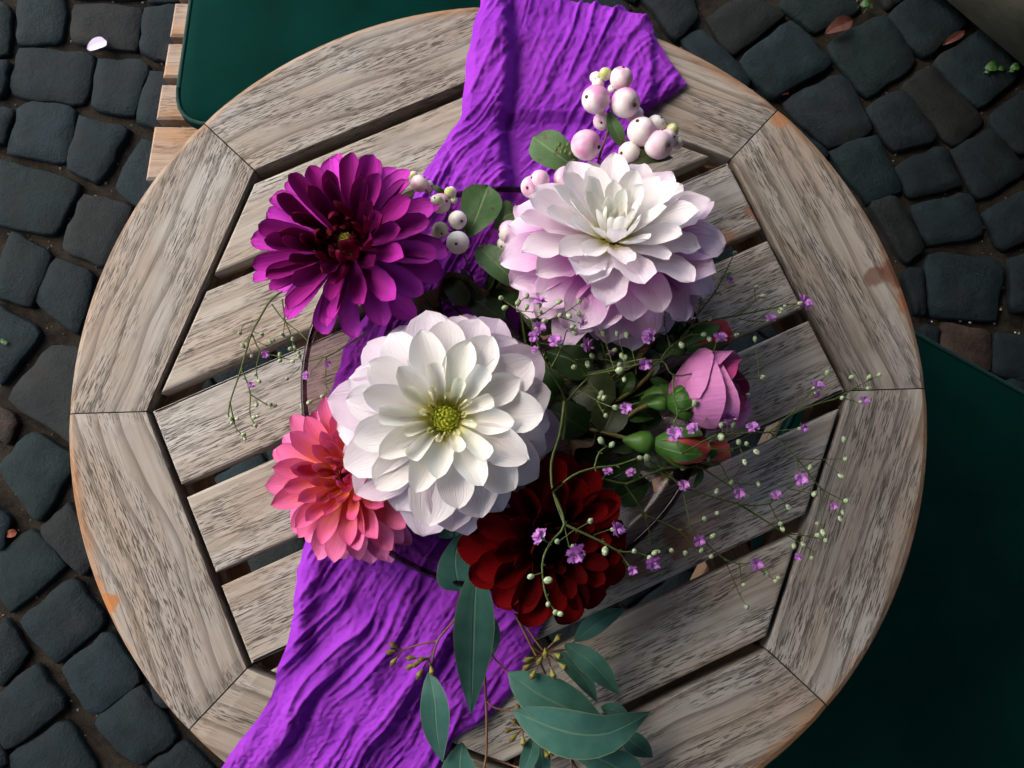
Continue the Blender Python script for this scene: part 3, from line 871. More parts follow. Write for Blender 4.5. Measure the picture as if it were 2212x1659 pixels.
def dahlia(label, px, h, axis, R, N, T, prof, mat, centre_mat, centre_r, spin=0., stem_to=None, jit=1.0, centre_z=.0, seed=1, stem_mat=None, wav=.06, asym=None, roll=.16, mat_in=None, q_in=.5, q_tube=2.):
    """T: table of petal properties against q (0 = outermost, 1 = innermost)"""
    rs = random.Random(seed)
    c = at(px[0], px[1], h)
    Mx = frame(c, axis)
    root = tag(empty('dahlia', Mx), label, 'flower', 'dahlia heads arranged in the bowl')
    qs = T['q']
    lev = 8
    cache = {}
    for i in range(N):
        q = i / (N - 1)
        l = min(lev - 1, int(q * lev)); qm = (l + .5) / lev; var = rs.randrange(3)
        L = interp(q, qs, T['L']) * R
        if (l, var) not in cache:
            cache[(l, var)] = petal_mesh('petal', mat_in if (mat_in and qm > q_in) else mat, 1.0, interp(qm, qs, T['W']) / interp(qm, qs, T['L']), 'tube' if qm > q_tube else prof, interp(qm, qs, T['A0']), interp(qm, qs, T['A']),
                                         interp(qm, qs, T['b0']) + rs.uniform(-.12, .12) * jit, interp(qm, qs, T['b1']) + rs.uniform(-.25, .25) * jit, wav * (1 - qm) * jit, seed=seed * 100 + l * 3 + var)
        a = spin + i * 2.399963 + rs.uniform(-.07, .07) * jit
        e = R_(interp(q, qs, T['e']) + rs.uniform(-4, 4) * jit)
        rb = interp(q, qs, T['rb']) * R; zb = interp(q, qs, T['zb']) * R
        Lr = L * (1 + rs.uniform(-.06, .05) * jit) * (asym(a, q) if asym else 1)
        m = Matrix.Rotation(a, 4, 'Z') @ Matrix.Translation((rb, 0, zb)) @ Matrix.Rotation(-e, 4, 'Y') @ Matrix.Rotation(rs.uniform(-roll, roll) * jit, 4, 'X') @ Matrix.Scale(Lr, 4)
        o = link('petal', cache[(l, var)], root, m)
        cc = interp(q, qs, T['c']); k = rs.uniform(.93, 1.05)
        o.color = tuple(min(1, v * k * rs.uniform(.98, 1.02)) for v in cc) + (1,)
    # heart of the flower: little scales on a dome
    mb = MB()
    mb.lathe([(.001, .55 * centre_r), (.4 * centre_r, .5 * centre_r), (.75 * centre_r, .3 * centre_r), (centre_r, 0), (centre_r * .9, -.6 * centre_r)], 14)
    for i in range(46):
        f = math.sqrt((i + .5) / 46); a = i * 2.4
        rr = centre_r * f * .92; zz = centre_r * (.55 - .5 * f * f)
        b = Vector((rr * math.cos(a), rr * math.sin(a), zz)); out = Vector((math.cos(a) * f, math.sin(a) * f, .9)).normalized()
        s = centre_r * .17
        sd_ = Vector((-math.sin(a), math.cos(a), 0))
        mb.add([b + sd_ * s, b - sd_ * s, b + out * s * 2.4 - Vector((math.cos(a), math.sin(a), 0)) * s * 1.2, b + Vector((math.cos(a), math.sin(a), 0)) * s * .8 + out * s * .8], [(0, 1, 2), (0, 2, 3), (1, 3, 2)])
    mb.build('flower_heart', centre_mat, root, Matrix.Translation((0, 0, centre_z * R)))
    # green calyx and stem
    mb = MB(); mb.lathe([(.0035, -.028), (.008, -.024), (.014, -.014), (.012, -.004), (0.001, 0.0)], 12)
    mb.build('calyx', stem_mat or M['stem'], root, Matrix.Translation((0, 0, -.16 * R)))
    if stem_to:
        b0 = Mx @ Vector((0, 0, -.16 * R - .024)); b1 = Mx @ Vector((0, 0, -.16 * R - .034)); b2 = Vector(stem_to)
        mb = MB(); mb.tube([b0, b1, b1.lerp(b2, .5) + Vector((0, 0, -.004)), b2], .003, .003, 8)
        mb.build('stem', stem_mat or M['stem'], root, world=Mx)
    return root
M['stem'] = plain_mat('green_stem', (.05, .09, .015), (.10, .14, .03), 70., .55, .2)
BT = lambda x, y: BC + Vector((x, y, .012))

QS = [0, .2, .4, .6, .78, .9, 1]
# 1 white dahlia in the middle
M['p_white'] = petal_mat('white_petal', (.80, .76, .30), .05, .36, vein=.04, trans=.28)
M['heart_lime'] = plain_mat('lime_heart', (.40, .48, .02), (.62, .64, .08), 300., .5, .2)
T = dict(q=QS, L=[1.0, .98, .90, .76, .50, .27, .17], W=[.265, .26, .24, .195, .125, .082, .05], A0=[1.2, 1.3, 1.5, 1.9, 2.8, 4.6, 5.0], A=[.5, .55, .7, 1.0, 2.2, 5.0, 5.4],
         b0=[.1, .1, .2, .35, .5, .4, .5], b1=[-.75, -.6, -.6, -.7, -.7, -.5, .0], e=[-8, 3, 11, 20, 35, 54, 66], rb=[.07, .08, .1, .12, .14, .145, .14], zb=[-.16, -.1, -.05, 0, .03, .03, .0],
         c=[(.68, .53, .72), (.74, .62, .76), (.82, .75, .81), (.86, .84, .83), (.87, .86, .79), (.87, .86, .66), (.82, .82, .42)])
dahlia('large white dahlia with a lime yellow heart and lilac outer petals', (962, 903), .098, (.03, -.03, 1), .0765, 84, T, 'ovate', M['p_white'], M['heart_lime'], .0098, .4, BT(-.01, 0), 1.0, .03, 3, q_tube=.8)

# 2 purple dahlia
M['p_purple'] = petal_mat('magenta_petal', (.17, .004, .045), .0, .3, back=(.10, .0012, .014), vein=.12, trans=.12, edgecol=(.14, .003, .06), spec=.12)
M['heart_wine'] = plain_mat('green_eye', (.42, .45, .05), (.20, .16, .02), 260., .5, .2)
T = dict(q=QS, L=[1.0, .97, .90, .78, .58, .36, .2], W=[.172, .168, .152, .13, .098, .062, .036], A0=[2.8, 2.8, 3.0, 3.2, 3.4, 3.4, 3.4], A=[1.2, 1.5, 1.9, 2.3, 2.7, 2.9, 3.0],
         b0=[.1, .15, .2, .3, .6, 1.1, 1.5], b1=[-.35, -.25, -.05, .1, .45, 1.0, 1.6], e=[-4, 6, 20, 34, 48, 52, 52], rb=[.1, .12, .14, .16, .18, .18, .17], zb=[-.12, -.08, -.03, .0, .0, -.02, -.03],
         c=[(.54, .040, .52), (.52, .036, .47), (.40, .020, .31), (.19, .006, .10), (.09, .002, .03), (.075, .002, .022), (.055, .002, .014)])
dahlia('deep magenta purple dahlia with wine red petal backs and a green eye', (748, 528), .079, (-.22, .05, 1), .0655, 90, T, 'paddle', M['p_purple'], M['heart_wine'], .0075, 1.1, BT(-.05, .05), 1.25, .05, 5, wav=.03, roll=.42)

# 3 blush dahlia, tilted away
M['p_blush'] = petal_mat('blush_petal', (.56, .14, .49), .42, 1.0, vein=.1, trans=.28)
M['heart_cream'] = plain_mat('cream_heart', (.75, .7, .4), (.85, .82, .6), 300., .5, .2)
T = dict(q=QS, L=[1.0, 1.0, .95, .80, .58, .38, .22], W=[.265, .262, .235, .175, .12, .08, .05], A0=[1.5, 1.4, 1.4, 1.6, 2.0, 2.6, 3.], A=[.8, .7, .7, .8, 1.1, 1.8, 2.5],
         b0=[.1, .1, .2, .3, .4, .5, .6], b1=[-1.0, -.8, -.7, -.6, -.4, -.1, .2], e=[-20, -11, 1, 17, 36, 56, 74], rb=[.06, .08, .1, .1, .09, .07, .05], zb=[-.24, -.17, -.1, -.02, .03, .04, .03],
         c=[(.78, .64, .81), (.80, .63, .80), (.82, .67, .81), (.85, .77, .82), (.87, .85, .84), (.91, .90, .86), (.91, .90, .82)])
dahlia('blush pink and white dahlia turned away from the others, below the berries', (1322, 514), .092, (-.0, .46, .89), .0800, 112, T, 'ovate', M['p_blush'], M['heart_cream'], .006, 2.2, BT(.04, .05), 1.5, .05, 9, wav=.16, mat_in=M['p_white'], q_in=.52, asym=lambda a, q: 1 - .20 * max(0, -math.sin(a)) * (1 - q))

# 4 coral pink dahlia
M['p_pink'] = petal_mat('coral_petal', (.84, .24, .09), .15, .9, vein=.2, trans=.2, edgecol=(.58, .09, .36), spec=.12)
M['heart_rose'] = plain_mat('rose_heart', (.30, .02, .06), (.45, .05, .12), 200., .5, .2)
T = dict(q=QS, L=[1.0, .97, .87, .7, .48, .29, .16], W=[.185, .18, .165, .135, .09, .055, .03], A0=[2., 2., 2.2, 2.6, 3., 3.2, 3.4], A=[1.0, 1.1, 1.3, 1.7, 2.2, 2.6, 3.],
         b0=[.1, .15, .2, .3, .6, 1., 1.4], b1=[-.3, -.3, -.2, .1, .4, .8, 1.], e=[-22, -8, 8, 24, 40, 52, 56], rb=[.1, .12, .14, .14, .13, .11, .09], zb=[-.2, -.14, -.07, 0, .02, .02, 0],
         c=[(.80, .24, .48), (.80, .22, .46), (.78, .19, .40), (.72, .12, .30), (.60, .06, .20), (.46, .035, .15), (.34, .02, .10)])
dahlia('coral pink dahlia tucked under the side of the white dahlia', (752, 1030), .063, (-.26, -.02, 1), .0610, 118, T, 'ovate', M['p_pink'], M['heart_rose'], .005, .2, BT(-.05, -.03), 1.2, .03, 13)

# 5 dark red dahlia
M['p_red'] = petal_mat('crimson_petal', (.022, .0004, .001), .0, .6, back=(.035, .0006, .0015), vein=.16, trans=.08, rough=.7, spec=.04)
M['heart_black'] = plain_mat('dark_heart', (.010, .001, .001), (.022, .002, .002), 200., .6, .2)
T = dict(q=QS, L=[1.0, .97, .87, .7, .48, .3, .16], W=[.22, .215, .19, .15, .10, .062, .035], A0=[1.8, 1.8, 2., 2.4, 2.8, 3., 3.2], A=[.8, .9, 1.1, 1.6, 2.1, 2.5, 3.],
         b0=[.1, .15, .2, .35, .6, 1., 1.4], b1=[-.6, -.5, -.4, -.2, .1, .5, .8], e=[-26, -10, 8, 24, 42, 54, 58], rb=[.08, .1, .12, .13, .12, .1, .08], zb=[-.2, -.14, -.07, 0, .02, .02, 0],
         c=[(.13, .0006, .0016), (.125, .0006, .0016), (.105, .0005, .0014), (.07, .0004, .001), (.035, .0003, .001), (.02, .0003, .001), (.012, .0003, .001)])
dahlia('dark crimson dahlia lying below the white one, crossed by thin stems', (1190, 1168), .076, (.14, -.14, 1), .0600, 100, T, 'round', M['p_red'], M['heart_black'], .006, .7, BT(.03, -.05), 1.15, .03, 17)

# ------------------------------------------------------------------ leaves
def leaf_mesh(name, mat, pts, W, up=(0, 0, 1), fold=.12, prof='lance', cup=0., wav=.05, ns=10, nx=6, seed=0, xf=None):
    rs = random.Random(seed); ph = rs.random() * 6
    pts = smooth_path(pts, 6)
    # resample evenly
    s = [0]
    for i in range(1, len(pts)): s.append(s[-1] + (pts[i] - pts[i - 1]).length)
    S = np.linspace(0, s[-1], ns + 1)
    Q = [Vector([float(np.interp(t, s, [p[k] for p in pts])) for k in range(3)]) for t in S]
    up = Vector(up).normalized()
    xs, ws = PR[prof]
    P = []; UV = []
    for i in range(ns + 1):
        t = (Q[min(ns, i + 1)] - Q[max(0, i - 1)]).normalized()
        side = up.cross(t).normalized(); nr = t.cross(side)
        w = W / 2 * float(np.interp(i / ns, xs, ws)) * (1 if i else .25)
        for j in range(nx + 1):
            yn = -1 + 2 * j / nx
            z = fold * abs(yn) * w + cup * w * (yn * yn) + wav * W * math.sin(5 * i / ns + ph + yn) * abs(yn)
            P.append(Q[i] + side * yn * w + nr * z); UV.append((i / ns, j / nx))
    mb = MB(); mb.grid(P, ns + 1, nx + 1, UV)
    return mb
M['leaf_snow'] = leaf_mat('snowberry_leaf', (.055, .125, .04), (.075, .155, .05), (.16, .25, .10), .55, .18, 7., None, .5, spots=.7)
M['leaf_dark'] = leaf_mat('dark_leaf', (.012, .035, .008), (.02, .05, .014), (.05, .09, .03), .4, .1, 9., None, .4)
M['leaf_olive'] = leaf_mat('olive_leaf', (.022, .036, .008), (.035, .05, .014), (.07, .09, .03), .45, .1, 8., None, .4)
M['leaf_rose'] = leaf_mat('rose_leaf', (.018, .06, .008), (.03, .085, .014), (.07, .13, .03), .4, .15, 10., (.12, .03, .02), .5)
M['leaf_euc'] = leaf_mat('eucalyptus_leaf', (.034, .112, .088), (.046, .135, .105), (.10, .19, .125), .5, .08, 12., (.20, .22, .10), .18, .3)
M['stem_brown'] = plain_mat('brown_stem', (.07, .04, .018), (.12, .075, .035), 120., .6, .2)
M['stem_red'] = plain_mat('reddish_stem', (.11, .05, .03), (.16, .085, .045), 120., .5, .2)

def regpt(r, x, y, h): return at(*rg(r, x, y), h)

# ------------------------------------------------------------------ snowberry sprigs
def berry_mat():
    t = NT('snowberry_skin')
    ob = t.n('TexCoord').outputs['Object']; oc = t.n('ObjectInfo').outputs['Color']
    rnd = t.n('ObjectInfo').outputs['Random']
    sp = t.n('SeparateXYZ'); t.set(sp, 0, ob)
    off = t.n('CombineXYZ'); t.set(off, 0, t.math('MULTIPLY', rnd, 20.))
    av = t.n('VectorMath', operation='ADD'); t.set(av, 0, ob); t.set(av, 1, off.outputs[0])
    n = t.noise(av.outputs[0], .9, 2.)
    b = t.math('ADD', t.math('MULTIPLY', sp.outputs[1], .32), t.math('MULTIPLY', t.math('SUBTRACT', n, .5), 2.0))
    c = t.mix(t.sstep(b, -.45, .45), (.82, .76, .72), oc)
    c = t.mix(t.math('MULTIPLY', t.sstep(t.noise(av.outputs[0], 26., 2.), .55, .75), .12), c, (.95, .9, .9))
    return t.done(t.pbsdf(c, .45, None, .35, Subsurface_Weight=.15, Subsurface_Radius=(.004, .002, .002), Subsurface_Scale=.3))
M['berry'] = berry_mat()
M['tip'] = plain_mat('berry_tip', (.035, .02, .01), (.12, .075, .03), 3., .8)
mb = MB(); mb.lathe([(.001, -.93), (.3, -.90), (.6, -.76), (.84, -.5), (.98, -.15), (1., .12), (.93, .42), (.74, .7), (.46, .88), (.2, .93), (.1, .9), (.001, .88)], 18)
berry_me = mb.mesh('berry', M['berry'])
mb = MB()
for k in range(5):
    a = k * 1.257
    mb.add([(.09 * math.cos(a - .5), .09 * math.sin(a - .5), .9), (.09 * math.cos(a + .5), .09 * math.sin(a + .5), .9), (.07 * math.cos(a), .07 * math.sin(a), 1.06)], [(0, 1, 2)])
mb.lathe([(.13, .9), (.12, .99), (.05, .95), (.001, .96)], 8)
tip_me = mb.mesh('calyx_tip', M['tip'], False)
PK, LP, WH, CR, GR = (.66, .27, .47), (.74, .44, .58), (.80, .78, .74), (.62, .60, .38), (.42, .46, .14)
def berries(root, items):
    for (r, x, y, rad, h, c, tx, ty, tz) in items:
        p = regpt(r, x, y, h) if r else at(x, y, h)
        rr = rad * pxm(h)
        zx = Vector((tx, ty, tz)).normalized()
        yy = Vector((random.uniform(-.5, .5), 1, random.uniform(.2, .9)))
        m = frame(p, zx, yy.cross(zx)) @ Matrix.Diagonal((rr, rr, rr * 1.02, 1))
        o = link('berry', berry_me, root, m); o.color = (*c, 1)
        link('calyx_tip', tip_me, o)
sn1 = tag(empty('snowberry_sprig'), 'snowberry sprig with pink and white berries and green leaves on the purple cloth', 'berry sprig', 'snowberry sprigs')
H1 = .070
berries(sn1, [('', 1288, 215, 33, H1 + .004, PK, -.75, -.1, .6), ('', 1350, 222, 34, H1 + .004, PK, .5, -.45, .6), ('', 1342, 170, 27, H1 - .003, PK, .1, .6, .6), ('', 1308, 160, 15, H1 - .004, GR, .1, .9, .4),
 ('', 1292, 182, 14, H1 - .008, CR, -.4, .6, .4), ('', 1287, 168, 14, H1 - .012, WH, -.3, .8, .3), ('', 1372, 250, 21, H1 - .012, LP, .8, .0, .3), ('', 1301, 262, 21, H1 - .012, LP, -.2, -.5, .7), ('', 1322, 192, 10, H1 - .008, WH, 0, 0, 1),
 ('', 1265, 313, 35, H1 + .002, PK, .85, -.35, .4), ('', 1386, 285, 33, H1, LP, -.4, .45, .75), ('', 1416, 270, 22, H1 - .008, WH, .5, .5, .6), ('', 1422, 313, 33, H1, LP, .55, -.35, .7), ('', 1441, 300, 22, H1 - .006, LP, .6, -.1, .7),
 ('', 1452, 281, 15, H1 - .005, GR, .9, .2, .3), ('', 1462, 308, 15, H1 - .010, CR, .9, 0, .3), ('', 1360, 331, 26, H1 - .008, WH, -.8, -.2, .5),
 ('', 1150, 404, 26, .058, PK, -.4, -.3, .6), ('', 1167, 388, 22, .064, LP, -.9, .1, .3), ('', 1222, 386, 28, .058, PK, 0, -.3, .8), ('', 1102, 502, 27, .055, LP, -.95, 0, .2), ('', 1092, 527, 19, .05, WH, -.5, -.5, .6)])
for k, (x, y) in enumerate(((1201, 322), (1208, 312), (1216, 318), (1222, 326), (1227, 312), (1232, 332), (1238, 350), (1212, 328))):
    mb = MB(); mb.lathe([(.001, -1.3), (.5, -1.), (.8, -.2), (.6, .8), (.25, 1.3), (.001, 1.35)], 8)
    o = mb.build('flower_bud', M['stem'], sn1, frame(at(x, y, .067), (random.uniform(-.4, .2), -.9, .4)) @ Matrix.Scale((5.5 if k != 6 else 7) * pxm(.07), 4))
mb = MB()
for path, r in ((((1300, 420), (1292, 355), (1308, 300), (1322, 255), (1318, 225)), .0011), (((1300, 420), (1270, 372), (1248, 350), (1225, 325)), .0006), (((1312, 290), (1345, 318), (1390, 330), (1430, 300)), .0006), (((1240, 440), (1170, 420), (1150, 405)), .0007), (((1318, 225), (1305, 190)), .0006), (((1318, 230), (1340, 200)), .0006), (((1300, 345), (1265, 335)), .0006), (((1240, 440), (1150, 480), (1102, 505)), .0007), (((1300,420), (1255, 400), (1220, 388)), .0007), (((1240, 440), (1290, 415), (1300, 420)), .0009)):
    mb.tube([at(x, y, H1 - .010 - (.012 if y > 400 else 0)) for x, y in path], r, r * .7, 6)
mb.build('stem', M['stem_brown'], sn1)
for k, (r, pts, W, mt, fold, pr) in enumerate((('B', [(1500, 1050, .056), (1350, 950, .060), (1185, 830, .055)], 250, 'leaf_snow', .1, 'ovate'), ('B', [(1648, 680, .066), (1690, 790, .07), (1748, 890, .064)], 100, 'leaf_snow', .2, 'lance'),
    ('B', [(1700, 1005, .062), (1880, 950, .066), (2042, 955, .062)], 105, 'leaf_olive', .1, 'lance'), ('B', [(1760, 860, .058), (1860, 885, .058), (1960, 870, .055)], 60, 'leaf_snow', .1, 'lance'))):
    leaf_mesh('leaf', None, [regpt(r, *p) for p in pts], W * K0 / 1.64919 * pxm(.06), (0, 0, 1), fold, pr, seed=k).build('leaf', M[mt], sn1)
sn2 = tag(empty('snowberry_sprig'), 'snowberry sprig with cream berries beside the purple dahlia and a broad green leaf', 'berry sprig', 'snowberry sprigs')
H2 = .063
berries(sn2, [('', 988, 475, 21, H2 + .004, WH, .5, -.4, .7), ('', 989, 524, 26, H2 + .004, WH, -.1, -.4, .85), ('', 951, 497, 19, H2, CR, .2, -.6, .6), ('', 906, 397, 20, H2 - .006, LP, .5, .5, .4), ('', 922, 402, 15, H2 - .01, LP, .2, .8, .4),
 ('', 951, 440, 23, H2 - .002, PK, .6, 0, .6), ('', 943, 435, 15, H2 + .008, GR, -.2, .2, .9), ('', 973, 416, 14, H2, GR, -.2, .8, .5), ('', 894, 378, 9, H2 - .006, GR, 0, .8, .5), ('', 980, 432, 9, H2 - .002, CR, 0, 0, 1), ('', 930, 520, 14, H2 - .008, CR, -.5, -.3, .7)])
mb = MB()
for path in (((1038, 650), (1020, 600), (1000, 545), (975, 490), (965, 450), (960, 425)), ((975, 490), (990, 480)), ((968, 460), (950, 440), (915, 405)), ((965, 450), (973, 420)), ((975, 500), (950, 500), (930, 520)), ((985, 510), (1010, 490), (1030, 470))):
    mb.tube([at(x, y, H2 - .006 - max(0, (y - 540)) * .0002) for x, y in path], .0009, .0006, 6)
mb.build('stem', M['stem_brown'], sn2)
for k, (r, pts, W, mt, fold, pr) in enumerate((('B', [(790, 1440, .058), (850, 1300, .062), (915, 1125, .057)], 265, 'leaf_snow', .08, 'ovate'), ('B', [(965, 1395, .052), (1020, 1310, .056), (1095, 1290, .05)], 170, 'leaf_snow', .15, 'ovate'),
     ('K', [(640, 440, .05), (450, 260, .062), (250, 70, .05)], 250, 'leaf_snow', .22, 'ovate'), ('B', [(565, 1118, .056), (615, 1150, .058), (675, 1195, .055)], 42, 'leaf_dark', .1, 'lance'), ('K', [(255, 480, .045), (190, 370, .05), (85, 240, .048)], 45, 'leaf_dark', .1, 'lance'))):
    kk = REG[r][2]
    leaf_mesh('leaf', None, [regpt(r, *p) for p in pts], W * kk / 1.64919 * pxm(.06), (0, 0, 1), fold, pr, seed=k + 9, wav=.08).build('leaf', M[mt], sn2)

# ------------------------------------------------------------------ filling foliage in the bowl
fl = [(1045,640,1110,560,60),(1000,640,1090,690,60),(1060,600,1150,650,70),(1120,640,1200,720,70),(1150,690,1270,650,80),(1250,700,1340,660,80),(1300,720,1420,680,80),(1330,650,1300,780,80),(1390,700,1480,660,70),
      (1180,760,1280,800,90),(1290,790,1380,740,90),(1220,830,1330,860,90),(1180,880,1270,930,80),(1260,900,1390,860,80),(1290,960,1400,940,70),(1230,960,1310,1010,80),(1360,820,1420,760,70),(1400,760,1500,710,60),
      (1110,600,1060,530,70),(950,640,900,700,60),(1200,1000,1150,960,60),(1380,950,1440,1010,60),(1090,1120,1000,1150,60),(960,600,1010,660,50), (1330,900,1430,905,50), (1250,760,1330,700,70), (1150,800,1200,860,80), (1340,840,1300,940,80), (1400,1040,1330,1080,60),(1290,1050,1380,1000,60)]
leafsprig = None
for k, (x0, y0, x1, y1, w) in enumerate(fl):
    if k % 5 == 0:
        leafsprig = tag(empty('leaf_sprig'), ['dark green leafy sprig under the upturned petals of the blush dahlia', 'dark green leafy sprig between the blush and white dahlias', 'dark green leafy sprig beneath the rose stems', 'dark green leafy sprig beside the brown net ribbon', 'dark green leafy sprig under the white dahlia', 'dark green leafy sprig in front of the pink rose stems'][k // 5], 'foliage', 'leafy sprigs filling the bowl')
    h0 = .030 + .011 * random.random(); h1 = .040 + .014 * random.random()
    a = at(x0, y0, h0); b = at(x1, y1, h1); m_ = (a + b) / 2 + Vector((0, 0, .005))
    leaf_mesh('leaf', None, [a, m_, b], w * pxm(.04), (random.uniform(-.5, .5), random.uniform(-.5, .5), 1), .2, 'ovate', seed=k, wav=.05).build('leaf', M[['leaf_dark', 'leaf_dark', 'leaf_rose', 'leaf_olive'][k % 4]], leafsprig)
    mb = MB(); mb.tube([a, a.lerp(BT(.02, .01), .5), BT(.02, .01)], .0009, .0012, 5); mb.build('stem', M['stem'], leafsprig)

# ------------------------------------------------------------------ rose and rosebuds
M['p_rose'] = petal_mat('rose_petal', (.50, .14, .36), .0, .5, back=None, vein=.1, trans=.18)
M['p_rosered'] = petal_mat('rosebud_petal', (.45, .04, .03), .0, .4, vein=.1, trans=.15)
M['sepal'] = leaf_mat('sepal', (.03, .10, .012), (.05, .14, .02), (.10, .20, .05), .45, .12, 6., (.16, .12, .05), .15)
M['hip'] = plain_mat('rose_hip', (.045, .13, .015), (.07, .17, .03), 90., .4, .1)
def shell(Rr, Lr, a0, da, r_off, lip, drop, flare, seed, taper=.3, ns=9, nx=8):
    rs = random.Random(seed); ph = rs.random() * 6
    P = []; UV = []
    for i in range(ns + 1):
        t = i / ns
        for j in range(nx + 1):
            yn = -1 + 2 * j / nx
            tt = t * (lip - drop * abs(yn) ** 2.2 + .02 * math.sin(5 * yn + ph))
            r = (Rr * (.22 + .78 * math.sin(min(1., tt * 1.7) * math.pi / 2)) * (1 - taper * max(0, tt - .55) / .45)) + r_off * (.3 + .7 * min(1, tt * 2)) + flare * max(0, t - .82) * 5 * (1 + .4 * math.sin(4 * yn + ph))
            a = a0 + yn * da
            P.append((r * math.cos(a), r * math.sin(a), tt * Lr)); UV.append((t, j / nx))
    mb = MB(); mb.grid(P, ns + 1, nx + 1, UV)
    return mb
def rose(name, label, base, axis, Rr, Lr, layers, mat, sep, stem, cat='rose', group=None, hip=.35):
    Mx = frame(base, axis, (0, 0, 1))
    root = tag(empty(name, Mx), label, cat, group)
    for k, (a0, da, off, lip, drop, flare, colr, taper) in enumerate(layers):
        o = shell(Rr, Lr, a0, da, off * Rr, lip, drop, flare * Rr, k + int(Lr * 1e5), taper).build('petal', mat, root); o.color = (*colr, 1)
    for k in range(len(sep)):
        a0, da, lip, flare = sep[k]
        mb = shell(Rr, Lr, a0, da, .07 * Rr, lip, lip * .93, flare * Rr, k + 50, .3)
        mb.build('sepal', M['sepal'], root)
    mb = MB(); h_ = Rr * hip
    mb.lathe([(.0013, -h_ * 2.4), (h_ * .45, -h_ * 1.9), (h_ * .85, -h_ * 1.1), (h_ * .95, -h_ * .4), (Rr * .3, .03 * Lr), (.0005, .04 * Lr)], 12)
    mb.build('hip', M['hip'], root)
    p0 = Mx @ Vector((0, 0, -h_ * 2.3))
    mb = MB(); mb.tube([p0] + [Vector(p) for p in stem], .0016, .0018, 7)
    mb.build('stem', M['stem_rose'], root, world=Mx)
    return root
M['stem_rose'] = plain_mat('rose_stem', (.09, .10, .02), (.15, .11, .035), 60., .45, .15)
PI = math.pi
RP, RD = (.56, .19, .43), (.38, .035, .17)
hub = regpt('F', 150, 1030, .034)
rose('rose', 'half open mauve pink rose lying on its side at the rim of the bowl', regpt('M', 440, 850, .050), (.90, .04, .42), .0300, .0545,
     [(0, .7, -.42, .98, .1, .0, RD, .45), (2.2, .8, -.34, 1.0, .1, .0, RD, .4), (4.3, .8, -.3, 1.0, .12, .02, RD, .35), (1.0, .95, -.2, 1.03, .1, .05, RD, .3), (3.2, .95, -.16, 1.02, .12, .05, RD, .26), (5.2, .95, -.12, 1.02, .12, .05, RD, .24),
      (.5, 1.15, -.04, .98, .16, .05, RP, .16), (2.6, 1.15, 0., 1.0, .16, .06, RP, .15), (4.6, 1.15, .02, .96, .16, .05, RP, .15), (.05, 1.1, .05, .84, .2, .05, RP, .12), (-.55, .8, .08, .72, .22, .04, RP, .1)],
     M['p_rose'], [(k * 1.257 + .3, .42, .34, .0) for k in range(5)], [regpt('M', 230, 960, .046), regpt('M', 60, 1050, .042), hub])
G_RB = 'rosebuds beside the pink rose'
RR1, RR2 = (.50, .07, .07), (.42, .035, .05)
rose('rosebud', 'closed round green rosebud pressed against the pink rose', regpt('M', 415, 915, .068), (.96, .05, .2), .0130, .024,
     [(k * 2.1, 1.2, -.1, .95, .15, 0, RR1, .9) for k in range(3)], M['p_rosered'], [(k * 1.257, .8, 1.06, .03) for k in range(5)], [regpt('M', 160, 975, .058), regpt('M', 0, 1060, .05), hub], 'rosebud', G_RB, .45)
rose('rosebud', 'bright green rosebud with a flared hip and red petals showing', regpt('M', 300, 1255, .062), (.97, -.14, .1), .0150, .040,
     [(k * 2.1, 1.2, -.05, 1.0, .15, .02, RR1, .45) for k in range(3)], M['p_rosered'], [(k * 1.257 + .4, .72, .86, .03) for k in range(5)], [regpt('F', 560, 1125, .058), regpt('F', 400, 1085, .052), hub], 'rosebud', G_RB, .62)
rose('rosebud', 'rosebud with a bright red tip above the pink rose', regpt('M', 560, 440, .056), (.93, .34, .12), .0125, .036,
     [(k * 2.1, 1.2, -.02, 1.0, .12, .03, RR2, .35) for k in range(3)], M['p_rosered'], [(k * 1.257 + .9, .7, .8 + .12 * (k % 2), .06) for k in range(5)], [regpt('M', 330, 610, .052), regpt('M', 100, 830, .048), regpt('F', 300, 1000, .042), hub], 'rosebud', G_RB, .5)
rose('rosebud', 'small low rosebud with frayed coral petals under the other buds', regpt('M', 660, 1390, .040), (.93, .3, .1), .0085, .026,
     [(k * 2.1, 1.2, 0, 1.0, .1, .12, (.55, .13, .10), .2) for k in range(3)], M['p_rosered'], [(k * 1.257, .7, .6, .1) for k in range(5)], [regpt('M', 450, 1350, .042), regpt('F', 400, 1120, .044), hub], 'rosebud', G_RB, .5)
rose('rosebud', 'dark rosebud peeping out under the tips of the blush dahlia', regpt('M', 170, 300, .045), (.8, .5, .1), .0095, .026,
     [(k * 2.1, 1.2, 0, 1.0, .1, .03, RR2, .35) for k in range(3)], M['p_rosered'], [(k * 1.257, .7, .85, .1) for k in range(5)], [regpt('M', 60, 380, .042), regpt('M', 0, 600, .042), hub], 'rosebud', G_RB, .5)
rsprig = tag(empty('rose_leaf_sprig'), 'rose leaves and green shoots between the rosebuds', 'foliage')
